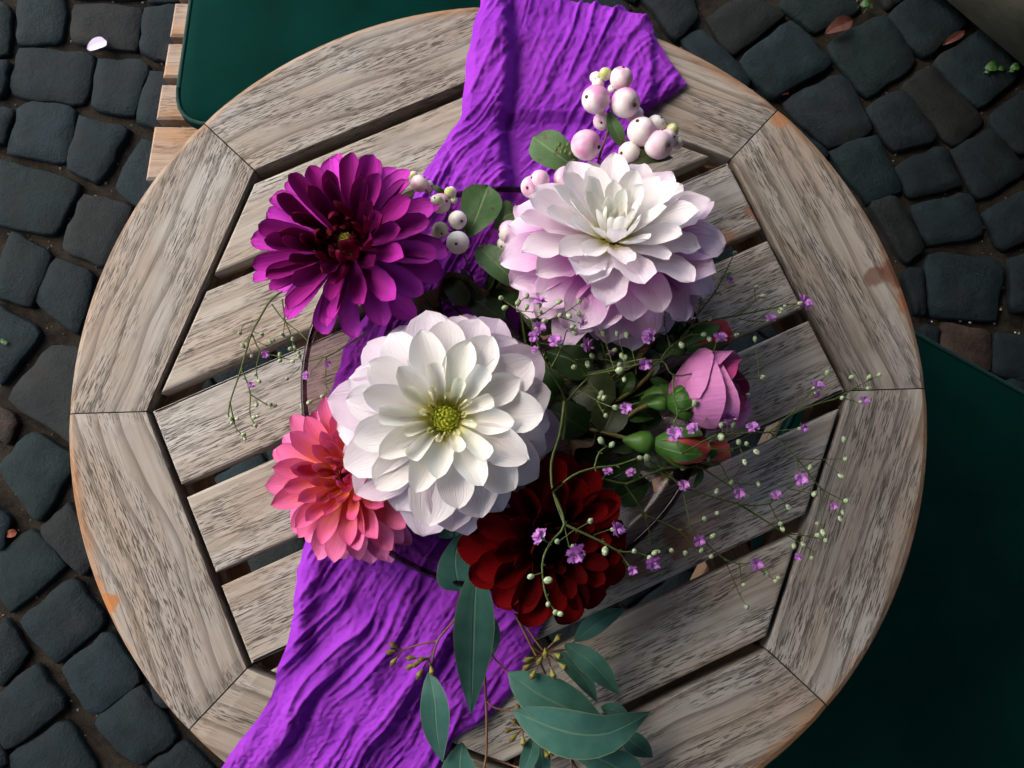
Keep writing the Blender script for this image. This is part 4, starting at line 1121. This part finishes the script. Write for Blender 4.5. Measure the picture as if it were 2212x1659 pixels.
for k, (pts, W) in enumerate(([(440, 850, .062), (300, 890, .06), (155, 968, .056)], 105), ([(440, 760, .05), (350, 740, .052), (265, 700, .05)], 90), ([(500, 320, .05), (540, 260, .054), (575, 200, .05)], 60), ([(300, 1040, .05), (150, 1030, .054), (0, 1010, .05)], 110), ([(120, 650, .046), (90, 740, .05), (20, 860, .046)], 130), ([(390, 330, .052), (400, 420, .055), (400, 500, .05)], 150), ([(480, 330, .05), (470, 400, .055), (440, 440, .05)], 110), ([(260, 1340, .05), (130, 1300, .05), (20, 1260, .045)], 60), ([(640, 1640, .045), (680, 1560, .05), (720, 1480, .045)], 70)) if False else enumerate([([(440, 850, .062), (300, 890, .06), (155, 968, .056)], 105), ([(440, 760, .05), (350, 740, .052), (265, 700, .05)], 90), ([(500, 320, .05), (540, 260, .054), (575, 200, .05)], 60), ([(300, 1040, .05), (150, 1030, .054), (0, 1010, .05)], 110), ([(120, 650, .046), (90, 740, .05), (20, 860, .046)], 130), ([(390, 330, .052), (400, 420, .055), (400, 500, .05)], 150), ([(480, 330, .05), (470, 400, .055), (440, 440, .05)], 110), ([(260, 1340, .05), (130, 1300, .05), (20, 1260, .045)], 60), ([(640, 1640, .045), (680, 1560, .05), (720, 1480, .045)], 70)]):
    leaf_mesh('leaf', None, [regpt('M', *p) for p in pts], W * REG['M'][2] / 1.64919 * pxm(.05), (random.uniform(-.3, .3), random.uniform(-.3, .3), 1), .25, 'lance', seed=k + 70).build('leaf', M['leaf_rose'], rsprig)
    mb = MB(); q = regpt('M', *pts[0]); mb.tube([q, q.lerp(hub, .5), hub], .0007, .001, 5); mb.build('stem', M['stem'], rsprig)

# ------------------------------------------------------------------ gypsophila
M['gyp_stem'] = plain_mat('gypsophila_stem', (.05, .075, .015), (.085, .115, .03), 200., .6, .1)
M['gyp_bud'] = plain_mat('gypsophila_bud', (.14, .22, .08), (.50, .56, .38), 1.3, .6, .1)
M['gyp_flower'] = plain_mat('gypsophila_flower', (.42, .11, .50), (.66, .34, .70), 2., .6, .1, trans=.15)
mb = MB(); mb.lathe([(.001, -1.2), (.35, -1.05), (.7, -.5), (.78, .1), (.6, .7), (.3, 1.0), (.001, 1.1)], 8)
for k in range(4):
    a = k * PI / 2 + .4
    mb.add([(.8 * math.cos(a - .25), .8 * math.sin(a - .25), -.3), (.8 * math.cos(a + .25), .8 * math.sin(a + .25), -.3), (.35 * math.cos(a), .35 * math.sin(a), 1.05)], [(0, 1, 2)])
bud_me = mb.mesh('bud', M['gyp_bud'])
mb = MB(); rs = random.Random(4)
for k in range(26):
    z = rs.uniform(-.2, 1); a = rs.random() * 6.283
    o_ = Vector((math.cos(a) * math.sqrt(1 - min(1, z * z) * .8), math.sin(a) * math.sqrt(1 - min(1, z * z) * .8), z)).normalized()
    sd_ = o_.cross(Vector((0, 0, 1)) if abs(o_.z) < .95 else Vector((1, 0, 0))).normalized()
    tl = rs.uniform(-.5, .5); sd_ = (sd_ + o_.cross(sd_) * tl).normalized(); l = rs.uniform(.8, 1.15)
    mb.add([o_ * .1, o_ * l * .7 + sd_ * .3, o_ * l + sd_ * .12, o_ * l * .85, o_ * l - sd_ * .12, o_ * l * .7 - sd_ * .3], [(0, 1, 2, 3), (0, 3, 4, 5)])
flw_me = mb.mesh('flower', M['gyp_flower'], False)
def hz(x, y, base):
    d = math.hypot(x - 1100, y - 850)
    return base(x, y, d)
def spray(label, stems, buds, flowers, base, rad=.00064):
    root = tag(empty('gypsophila_spray'), label, 'flower spray', 'gypsophila sprays in the bouquet')
    P3 = lambda r, x, y: (lambda q: at(q[0], q[1], hz(q[0], q[1], base)))(rg(r, x, y))
    mb = MB(); nodes = []
    for (r, pts, k) in stems:
        pp = [P3(r, *p) for p in pts]
        mb.tube(pp, rad * k, rad * k * .55, 5, 3)
        nodes += smooth_path(pp, 4)
        for p in pp[1:-1]:       # little bracts at the forks
            for s in range(2):
                d_ = Vector((random.uniform(-1, 1), random.uniform(-1, 1), .4)).normalized(); sd_ = d_.cross(Vector((0, 0, 1))).normalized()
                l = random.uniform(.002, .0036)
                mb.add([p - sd_ * .0005, p + sd_ * .0005, p + d_ * l], [(0, 1, 2)])
    def near(p, lim):
        q = min(nodes, key=lambda n: (n - p).length_squared)
        return q
    for (r, x, y, s) in buds:
        p = P3(r, x, y) + Vector((0, 0, random.uniform(0, .003)))
        q = near(p, .02)
        if (q - p).length > .0008: mb.tube([q, q.lerp(p, .5) + Vector((random.uniform(-.001, .001), random.uniform(-.001, .001), .001)), p], rad * .5, rad * .38, 4, 2)
        d_ = (p - q) if (p - q).length > .001 else Vector((random.uniform(-1, 1), random.uniform(-1, 1), .5))
        link('bud', bud_me, root, frame(p, d_ + Vector((0, 0, .001))) @ Matrix.Scale(.0023 * s * random.uniform(.85, 1.12), 4))
    for (r, x, y, s) in flowers:
        p = P3(r, x, y) + Vector((0, 0, random.uniform(.001, .004)))
        q = near(p, .02)
        d_ = (p - q) if (p - q).length > .001 else Vector((0, 0, 1))
        b = p - d_.normalized() * .003
        mb.tube([q, q.lerp(b, .5) + Vector((0, 0, .001)), b], rad * .5, rad * .42, 4, 2)
        link('bud', bud_me, root, frame(b, d_) @ Matrix.Scale(.0018 * s, 4))
        link('flower', flw_me, root, frame(p - d_.normalized() * .001, d_ * 1.0 + Vector((0, 0, d_.length * .5))) @ Matrix.Scale(.0054 * s * random.uniform(.9, 1.12), 4))
    mb.build('stem', M['gyp_stem'], root)
    return root
def S(r, s, k=1.): 
    v = [float(t) for t in s.split()]
    return (r, [(v[i], v[i + 1]) for i in range(0, len(v), 2)], k)
def B(r, s, k=1.):
    v = [float(t) for t in s.split()]
    return [(r, v[i], v[i + 1], k) for i in range(0, len(v), 2)]
# spray in the middle, behind the white dahlia
spray('gypsophila spray branching between the white and blush dahlias', [S('K', '960 1700 985 1380 850 1110 740 870 700 690', 1.5), S('K', '985 1380 1200 1150 1330 1110 1480 1050 1659 1010', 1.3), S('K', '850 1110 940 940 990 780'), S('K', '940 940 1060 1020 1190 1220 1300 1340'),
  S('K', '1060 1020 1280 1015 1400 1045', .8), S('K', '1090 1270 1250 1370 1400 1430 1480 1440', .9), S('K', '1250 1370 1290 1450 1320 1500', .7), S('K', '740 880 900 900 1100 905', .8), S('K', '700 690 590 610 520 560 440 510', .8),
  S('K', '700 690 800 630 930 540', .8), S('K', '830 690 960 640 1100 540', .8), S('K', '590 610 700 620 800 630', .7), S('K', '900 650 1080 710', .7), S('K', '1250 660 1290 900 1330 1000', .7), S('K', '1300 910 1410 830', .7), S('K', '1000 1360 1190 1240', 1.)],
  B('K', '437 510 470 592 582 545 657 487 655 580 770 625 930 535 1098 535 1090 635 1010 660 935 650 1040 750 1060 803 805 700 1298 800 1415 800 1500 815 1053 1090 1395 945 1205 993 1455 990 1485 1010 1435 1070 1475 1193 1285 1308 1270 1347 1305 1347 1320 1497 1400 1430') + B('K', '1170 1065 1435 1115 940 900', 1.3),
  B('K', '770 535 765 755 895 865 1165 905') + B('K', '1135 730 710 840 1490 1440', .8) + B('K', '1370 960 715 945', .5), lambda x, y, d: .098 + .012 * math.sin(x * .02 + y * .013))
# spray around the rose, reaching to the right
spray('gypsophila spray reaching over the pink rose to the rim of the table', [S('F', '300 750 560 700 770 650 850 745 1030 710 1085 620 1110 540', 1.2), S('F', '1030 710 1190 775 1240 830 1295 870'), S('F', '1190 775 1290 765 1385 760', .7), S('F', '1085 625 1130 670 1145 715', .7),
  S('F', '850 745 850 870 875 970 850 1050 870 1150 900 1220', 1.1), S('F', '875 970 980 930', .8), S('F', '900 1220 1100 1110 1230 1100 1350 1085 1430 1085 1560 980 1680 930 1820 890 1870 880 1970 910', 1.2), S('F', '1430 1085 1600 1068', .7),
  S('F', '1820 890 1940 825 2092 745', .8), S('F', '1940 825 2040 825', .7), S('F', '1950 820 1930 755', .6), S('F', '1560 980 1640 890 1700 820', .8), S('F', '1640 890 1780 740', .7), S('F', '1430 1085 1600 1250 1740 1425 1885 1505', 1.), S('F', '1600 1250 1750 1253 1885 1250', .7),
  S('F', '1750 1255 1865 1350', .6), S('F', '1600 1250 1620 1370', .6), S('F', '1740 1425 1815 1530', .6), S('F', '1740 1425 1745 1650', .7), S('F', '1040 920 1050 1000 1000 1085', .7), S('F', '1100 1110 1060 1180 1200 1190 1290 1160', .8), S('F', '830 570 800 450 793 372', .8), S('F', '770 650 830 570 950 500 1060 500', .8)],
  B('F', '565 500 505 490 420 488 1030 500 1065 525 1232 500 1337 527 1145 715 1385 760 1242 867 1297 867 1040 920 975 920 1000 1085 1138 1040 1350 1210 1280 1272 1885 1253 1675 1303 1865 1355 1890 1505 1875 1133 1780 730 1870 882 1930 755 2035 755 2092 743 2030 825 1240 1150 1290 1160 793 372 1210 1040') + B('F', '895 565 1135 1120 520 715 975 915', 1.3) + B('N', '1330 575 1350 810 1390 880 1550 720 1530 770'),
  B('F', '692 512 1128 515 1175 1000 855 1100 1720 805 1620 1375', 1.05) + B('F', '675 685 955 1065 1320 1055 2000 900 1635 1068', .85) + B('F', '1720 870 1815 1540', .55), lambda x, y, d: max(.030, .098 - .00009 * max(0, d - 260)))
spray('gypsophila spray slanting out from under the blush dahlia across the pale slats', [S('F', '700 700 860 590 940 470 1000 370 1100 240 1160 130 1215 10', 1.3), S('F', '1100 240 1075 195', .9), S('F', '1100 245 1140 255', .8), S('F', '860 590 940 460 1080 410 1240 380 1430 340 1540 315 1600 310', 1.4), S('F', '1240 380 1350 290 1390 265', 1.), S('F', '1240 400 1330 415 1420 415', .8), S('F', '1160 130 1190 165', .6), S('F', '1350 290 1340 215', .8), S('F', '1000 370 1025 250', .7)],
  B('F', '1215 10 1180 130 1345 215 1390 265 1065 405 1500 345 1075 195 1150 150') + B('F', '1520 330 1370 270 1130 250 1490 365', .8), B('F', '1640 305', 1.25) + B('F', '1435 397', .8) + B('F', '1190 168', .5), lambda x, y, d: max(.034, .085 - .00008 * max(0, d - 300)))
# spray low down at the right
spray('gypsophila spray hanging over the glass rim towards the shaded slats', [S('F', '420 1370 550 1400 640 1370 790 1310 950 1295 1010 1300 1180 1410 1250 1460', 1.3), S('F', '550 1400 620 1500 690 1600', 1.2), S('F', '790 1310 900 1420 960 1440 1250 1525 1430 1520 1540 1430 1610 1380', 1.1), S('F', '1250 1525 1450 1650', 1.),
  S('F', '1430 1520 1470 1600 1500 1650', .8), S('F', '1540 1430 1690 1460', .7), S('F', '1010 1300 1120 1265 1200 1390 1360 1405', .8), S('F', '700 1260 790 1310', 1.1), S('N', '300 560 330 720 360 860 420 940', 1.), S('N', '-50 700 0 740 260 860 380 990 440 1015 515 1065', .8), S('N', '420 940 470 960 620 1085 740 1125 830 1115', 1.),
  S('N', '740 1125 755 1240 765 1290', .7), S('N', '630 1110 710 1290 740 1370 795 1460', .6), S('N', '740 660 1090 880 1240 975 1320 1030 1305 1080', .9), S('N', '1090 880 1270 905 1390 880', .7), S('N', '1270 905 1410 940', .6), S('N', '-50 700 10 800 40 950 60 1050', .9), S('N', '260 860 440 790 555 725', .6), S('N', '40 940 200 1010 308 1040', .7), S('N', '830 1115 940 1200 1015 1250', .6), S('F', '1200 1390 1280 1272', .5)],
  B('F', '1365 1405 1200 1393 1110 1447 1700 1465 1110 1580 1290 1475 1053 1250 905 1305 645 1245') + B('F', '685 1245', 1.4) + B('N', '765 1290 795 1465 1015 1260 960 1200 1040 1235 1160 985 1240 975 1305 1080 1410 940 1350 900 1075 850 1060 810 525 905 308 1040 515 1068 440 1018 70 1040 95 1030 1120 680 460 770 200 1020'),
  B('F', '1465 1465 1245 1460 910 1410', .85) + B('N', '50 1120 425 945 870 1130', .95) + B('N', '1190 1075', .55) + B('F', '588 1328 450 1322', .7), lambda x, y, d: max(.024, .088 - .00013 * max(0, d - 200)), .0007)
# stem crossing the crimson dahlia
spray('gypsophila stem lying across the crimson dahlia', [S('F', '190 900 160 1100 110 1270 120 1450 185 1640', 1.5), S('F', '120 1450 240 1350 370 1305 500 1290 620 1250', 1.2), S('F', '370 1305 400 1210 470 1165', .9), S('H', '1310 -20 1380 180 1290 300 1245 430 1270 620 1330 715', 1.3), S('H', '1380 180 1450 215 1600 285 1710 345 1800 350 1900 380', 1.2), S('H', '1450 215 1535 165', .7), S('H', '1560 245 1650 215', .6), S('H', '1340 290 1440 215', .6), S('H', '1380 190 1410 320 1440 330', .6), S('H', '1710 345 1790 460', .6)],
  B('H', '1175 497 1335 285 1540 163 1800 343 1895 385 1925 355 1280 665 1325 715 1352 722 1430 318') + B('H', '1280 520 1625 345', 1.3) + B('F', '475 1165 408 1140 345 1625', 1.2),
  B('H', '1225 250 1700 210 1460 350 1440 375', 1.05) + B('H', '1915 420', .95) + B('H', '1795 465', .6), lambda x, y, d: .104 - .00008 * max(0, x - 1260) + .0, .0008)
# spray at the left
spray('gypsophila spray hanging from under the purple dahlia over pale slats', [S('L', '700 60 520 180 400 370 330 500 280 650 220 870 160 1040 110 1200 95 1330 130 1395', 1.5), S('L', '110 1200 150 1390 180 1470 250 1525', 1.), S('L', '220 870 270 980 310 1120 305 1310 360 1430', 1.1), S('L', '310 1120 470 1220 545 1235', .9), S('L', '330 530 410 690 600 750 730 790', 1.), S('L', '410 690 370 850 385 990', .9), S('L', '400 370 340 400 240 440 215 525', .8), S('L', '300 540 230 630', .7), S('L', '520 230 640 390 780 500 870 590', .9),
  S('L', '625 180 650 380 720 560 740 660 810 780', 1.), S('L', '820 800 1070 740 1300 610 1390 570', 1.2), S('L', '820 800 830 1000', .8), S('L', '1060 750 1050 1000 1090 1100', .9), S('L', '1020 770 890 920', .7), S('L', '800 850 690 960', .6), S('L', '330 500 430 535', .6), S('L', '330 540 280 600 330 740', .6), S('L', '380 600 480 640 540 590', .6), S('L', '650 400 630 530', .8), S('L', '1300 610 1450 500', 1.)],
  B('L', '215 525 235 640 330 750 430 535 540 590 130 1395 180 1360 120 1360 240 1520 255 1520 262 1560 365 1430 380 1340 350 1350 545 1235 515 1225 375 1225 400 995 370 930 735 580 745 665 710 675 790 715 725 795 605 730 610 795 675 970 815 1240 1020 1140 630 535 640 550 890 1200 830 980 800 750 510 600', .9),
  B('L', '465 735 330 1025 865 945', .62) + B('L', '1080 830', .5), lambda x, y, d: .050 - .00006 * max(0, y - 700) if x < 660 else .056)

# ------------------------------------------------------------------ eucalyptus
M['pod'] = plain_mat('eucalyptus_pod', (.16, .17, .02), (.26, .25, .05), 2.5, .5, .1)
M['pod_cap'] = plain_mat('pod_cap', (.08, .05, .015), (.13, .09, .03), 3., .6)
KH = K0 / 1.64919
def euc(label, leaves, stems, pods):
    root = tag(empty('eucalyptus_sprig'), label, 'eucalyptus sprig', 'eucalyptus sprigs')
    for k, (pts, W, fold, upx, upy) in enumerate(leaves):
        leaf_mesh('leaf', None, [regpt('H', *p) for p in pts], W * KH * pxm(.04), (upx, upy, 1), fold, 'euc' if W < 190 or len(pts) > 3 else 'spoon', seed=k + 31, wav=.03, ns=12).build('leaf', M['leaf_euc'], root)
    mb = MB()
    for (s, h0, h1, r) in stems:
        v = [float(t) for t in s.split()]; n = len(v) // 2
        mb.tube([regpt('H', v[2 * i], v[2 * i + 1], h0 + (h1 - h0) * i / (n - 1)) for i in range(n)], r, r * .7, 6)
    for (x, y, bx, by, h) in pods:
        p = regpt('H', x, y, h); b = regpt('H', bx, by, h - .003)
        mb.tube([b, b.lerp(p, .6) + Vector((0, 0, .0006))], .0006, .0007, 5, 1)
    mb.build('stem', M['stem_red'], root)
    for (x, y, bx, by, h) in pods:
        p = regpt('H', x, y, h); b = regpt('H', bx, by, h - .003)
        mb = MB(); mb.lathe([(.0005, -.0046), (.0009, -.003), (.0016, -.0012), (.0021, .0008), (.0021, .0016)], 9)
        o = mb.build('seed_pod', M['pod'], root, frame(p, p - b))
        mb = MB(); mb.lathe([(.0022, .0014), (.0019, .0023), (.0008, .0030), (.0005, .0042), (.0001, .0043)], 9)
        mb.build('pod_cap', M['pod_cap'], o)
    return root
euc('eucalyptus sprig with a long hanging leaf and yellow green pods on the cloth',
    [([(850, 430, .050), (835, 640, .054), (828, 850, .050), (822, 1080, .042), (815, 1330, .034)], 250, .10, .25, 0), ([(558, 1075, .034), (590, 1250, .036), (605, 1450, .031), (640, 1625, .022)], 175, .1, -.1, 0),
     ([(950, 740, .034), (925, 900, .034), (868, 1062, .028)], 120, .1, .2, 0), ([(745, 245, .052), (715, 410, .054), (745, 582, .046)], 235, .08, .1, 0), ([(700, 262, .05), (640, 200, .05), (560, 130, .046)], 120, .1, 0, .2), ([(700, 255, .048), (760, 180, .05), (790, 80, .046)], 140, .1, 0, .1)],
    [('780 60 740 250 800 430 850 600 880 880 905 1250 905 1590 870 1720', .050, .020, .0013), ('850 600 760 700 690 790 610 890 565 1075', .044, .034, .0009), ('610 890 500 910 400 945', .036, .034, .0008), ('905 1590 1110 1660', .022, .02, .0008), ('600 920 560 1000', .036, .034, .0007)],
    [(345, 915, 400, 945, .036), (325, 955, 400, 945, .036), (345, 1015, 400, 945, .035), (450, 992, 555, 995, .036), (445, 1045, 555, 995, .036), (500, 1092, 555, 1000, .036), (575, 1070, 560, 1000, .037), (520, 1000, 560, 990, .038), (480, 1030, 555, 995, .038)])
euc('eucalyptus sprig with broad overlapping blue green leaves at the end of the runner',
    [([(1040, 1080, .034), (1200, 1200, .037), (1420, 1310, .034), (1680, 1460, .024)], 270, .10, 0, .15), ([(1070, 1312, .036), (1270, 1400, .042), (1450, 1450, .045), (1620, 1452, .044), (1765, 1392, .042), (1903, 1318, .034)], 285, .16, .05, -.2), ([(1375, 1540, .026), (1600, 1610, .030), (1840, 1740, .022)], 230, .08, 0, 0),
     ([(1715, 1450, .018), (1820, 1520, .020), (1915, 1592, .014)], 135, .1, 0, 0), ([(1380, 905, .034), (1550, 1030, .037), (1712, 1212, .026)], 150, .12, 0, .1), ([(1310, 945, .028), (1470, 1080, .030), (1580, 1262, .020)], 120, .1, 0, 0), ([(1440, 892, .030), (1590, 770, .034), (1752, 695, .028)], 125, .1, 0, 0),
     ([(760, 1505, .016), (745, 1600, .018), (740, 1720, .014)], 210, .08, 0, 0), ([(1200, 1450, .022), (1170, 1580, .024), (1110, 1720, .018)], 105, .1, 0, 0), ([(1600, 1290, .018), (1690, 1310, .018), (1780, 1350, .014)], 90, .1, 0, 0), ([(1230, 1500, .012), (1245, 1620, .014), (1260, 1740, .010)], 110, .1, 0, 0)],
    [('1080 720 1180 920 1270 1110 1300 1290 1420 1600 1400 1720', .040, .016, .0012), ('880 880 960 1000 1040 1080', .038, .034, .0008), ('905 1250 960 1295 1070 1312', .034, .036, .0008), ('1110 740 1230 920 1280 950 1400 940', .040, .034, .0009), ('1180 920 1240 960 1310 945', .036, .03, .0007), ('1300 1290 1180 1380 1110 1420', .026, .026, .0008), ('1420 1600 1500 1740', .018, .014, .0009), ('880 880 870 760 800 430', .038, .048, .0011), ('1400 940 1420 910 1440 892', .034, .03, .0007), ('1420 1600 1560 1500 1715 1450', .018, .018, .0007)],
    [(1340, 870, 1270, 940, .044), (1158, 1002, 1260, 965, .042), (1150, 1047, 1255, 970, .041), (1188, 1095, 1250, 975, .041), (1310, 1090, 1275, 975, .041), (1372, 1042, 1280, 970, .042), (1342, 978, 1275, 950, .044), (1265, 965, 1262, 930, .046), (1230, 1010, 1260, 960, .044),
     (1080, 1380, 1120, 1410, .028), (1040, 1430, 1110, 1420, .027), (1070, 1475, 1120, 1425, .027), (1130, 1500, 1125, 1420, .027), (1155, 1430, 1120, 1410, .029), (1100, 1300, 1130, 1390, .027), (1180, 1450, 1140, 1410, .027), (1110, 1350, 1130, 1400, .029), (1270, 1575, 1230, 1500, .02), (1290, 1555, 1240, 1490, .02)])

# ------------------------------------------------------------------ small things on the paving
M['p_fallen'] = petal_mat('fallen_petal', (.62, .45, .66), .0, .3, vein=.1)
def ground_leaf(name, label, cat, pts, W, mat, z=.003, pr='ovate', colr=None, group=None, fold=.2):
    o = leaf_mesh(name, None, [at(x, y, -ZT + z + dz) for (x, y, dz) in pts], W * pxm(-ZT), (.1, .1, 1), fold, pr, seed=len(label), wav=.08).build(name, mat)
    if colr: o.color = colr
    return tag(o, label, cat, group)
ground_leaf('fallen_petal', 'pale lilac dahlia petal fallen on the cobbles beside the slatted chair', 'petal', [(188, 106, 0), (208, 97, .003), (230, 88, .001)], 34, M['p_fallen'], .004, 'round', (.66, .58, .74, 1))
M['dry'] = leaf_mat('dry_leaf', (.045, .012, .009), (.075, .024, .016), (.10, .045, .03), .7, .1, 6.)
M['dry2'] = leaf_mat('orange_leaf', (.13, .026, .007), (.17, .04, .01), (.2, .07, .03), .7, .1, 6.)
GD = 'fallen leaves in the joints'
ground_leaf('dry_leaf', 'curled reddish brown dry leaf between the cobbles near the stone trough', 'leaf', [(1782, 74, 0), (1810, 58, .006), (1842, 44, .002)], 38, M['dry'], .007, 'lance', None, GD, .5)
ground_leaf('dry_leaf', 'dark red dry leaf sunk in a joint beside the stone trough', 'leaf', [(2035, 98, -.004), (2058, 84, 0), (2085, 66, -.002)], 20, M['dry'], .002, 'lance', None, GD, .4)
ground_leaf('dry_leaf', 'small orange leaf scrap in a joint beside the table rim', 'leaf', [(1683, 206, -.004), (1692, 200, -.002), (1704, 198, -.004)], 14, M['dry2'], .0, 'round', None, GD)
ground_leaf('dry_leaf', 'orange leaf scrap in a joint at the side away from the chairs', 'leaf', [(8, 1158, -.004), (22, 1153, 0), (36, 1150, -.003)], 17, M['dry2'], .0, 'round', None, GD)
M['weed'] = leaf_mat('weed_leaf', (.012, .05, .006), (.018, .07, .01), (.03, .09, .02), .5, .15, 5.)
for (label, spots) in (('tiny green weed with round leaves growing beside the stone trough', [(2140, 146, 26, 1), (2162, 150, 14, 0), (2132, 156, 12, 0)]), ('tiny green weed at the foot of the stone trough', [(2192, 146, 20, 1), (2186, 154, 12, 0)]), ('tiny green weed between the cobbles beside the curled leaf', [(1868, 10, 20, 1), (1880, 16, 12, 0)]), ('tiny green moss tuft in a joint at the side away from the chairs', [(6, 738, 12, 0), (12, 742, 9, 0)])):
    root = tag(empty('weed'), label, 'weed', 'weeds in the paving joints')
    for k, (x, y, s, hi) in enumerate(spots):
        a = at(x - s * .5, y, -ZT + .006); b = at(x + s * .5, y - 2, -ZT + .008 + .004 * hi)
        leaf_mesh('leaf', None, [a, (a + b) / 2 + Vector((0, 0, .002)), b], s * pxm(-ZT), (0, 0, 1), .15, 'round', seed=k).build('leaf', M['weed'], root)
        mb = MB(); mb.tube([a, Vector((a.x, a.y, -.012))], .0006, .0006, 5, 1); mb.build('stem', M['stem'], root)
M['peb'] = plain_mat('pale_pebble', (.3, .3, .3), (.5, .5, .47), 200., .5, .2)
for k, (x, y, s) in enumerate(((1320, 268, 7), (1240, 430, 9), (1425, 400, 14), (1540, 420, 17), (1645, 440, 15), (1310, 268, 8), (1965, 305, 13), (2120, 545, 10), (1900, 450, 12))):
    c = regpt('J', x, y, -ZT - .010); r = s / 2.957 / 1.649 * pxm(-ZT) * 1.3
    mb = MB(); mb.lathe([(.001, -.7), (.6, -.55), (.95, 0), (.7, .5), (.001, .7)], 8)
    tag(mb.build('pebble', M['peb'], None, frame(c, (random.uniform(-.3, .3), .2, 1)) @ Matrix.Diagonal((r, r * .75, r * .8, 1))), 'tiny pale pebble in the joints around the reddish brown cobble', 'pebble', 'pale pebbles in the joints')
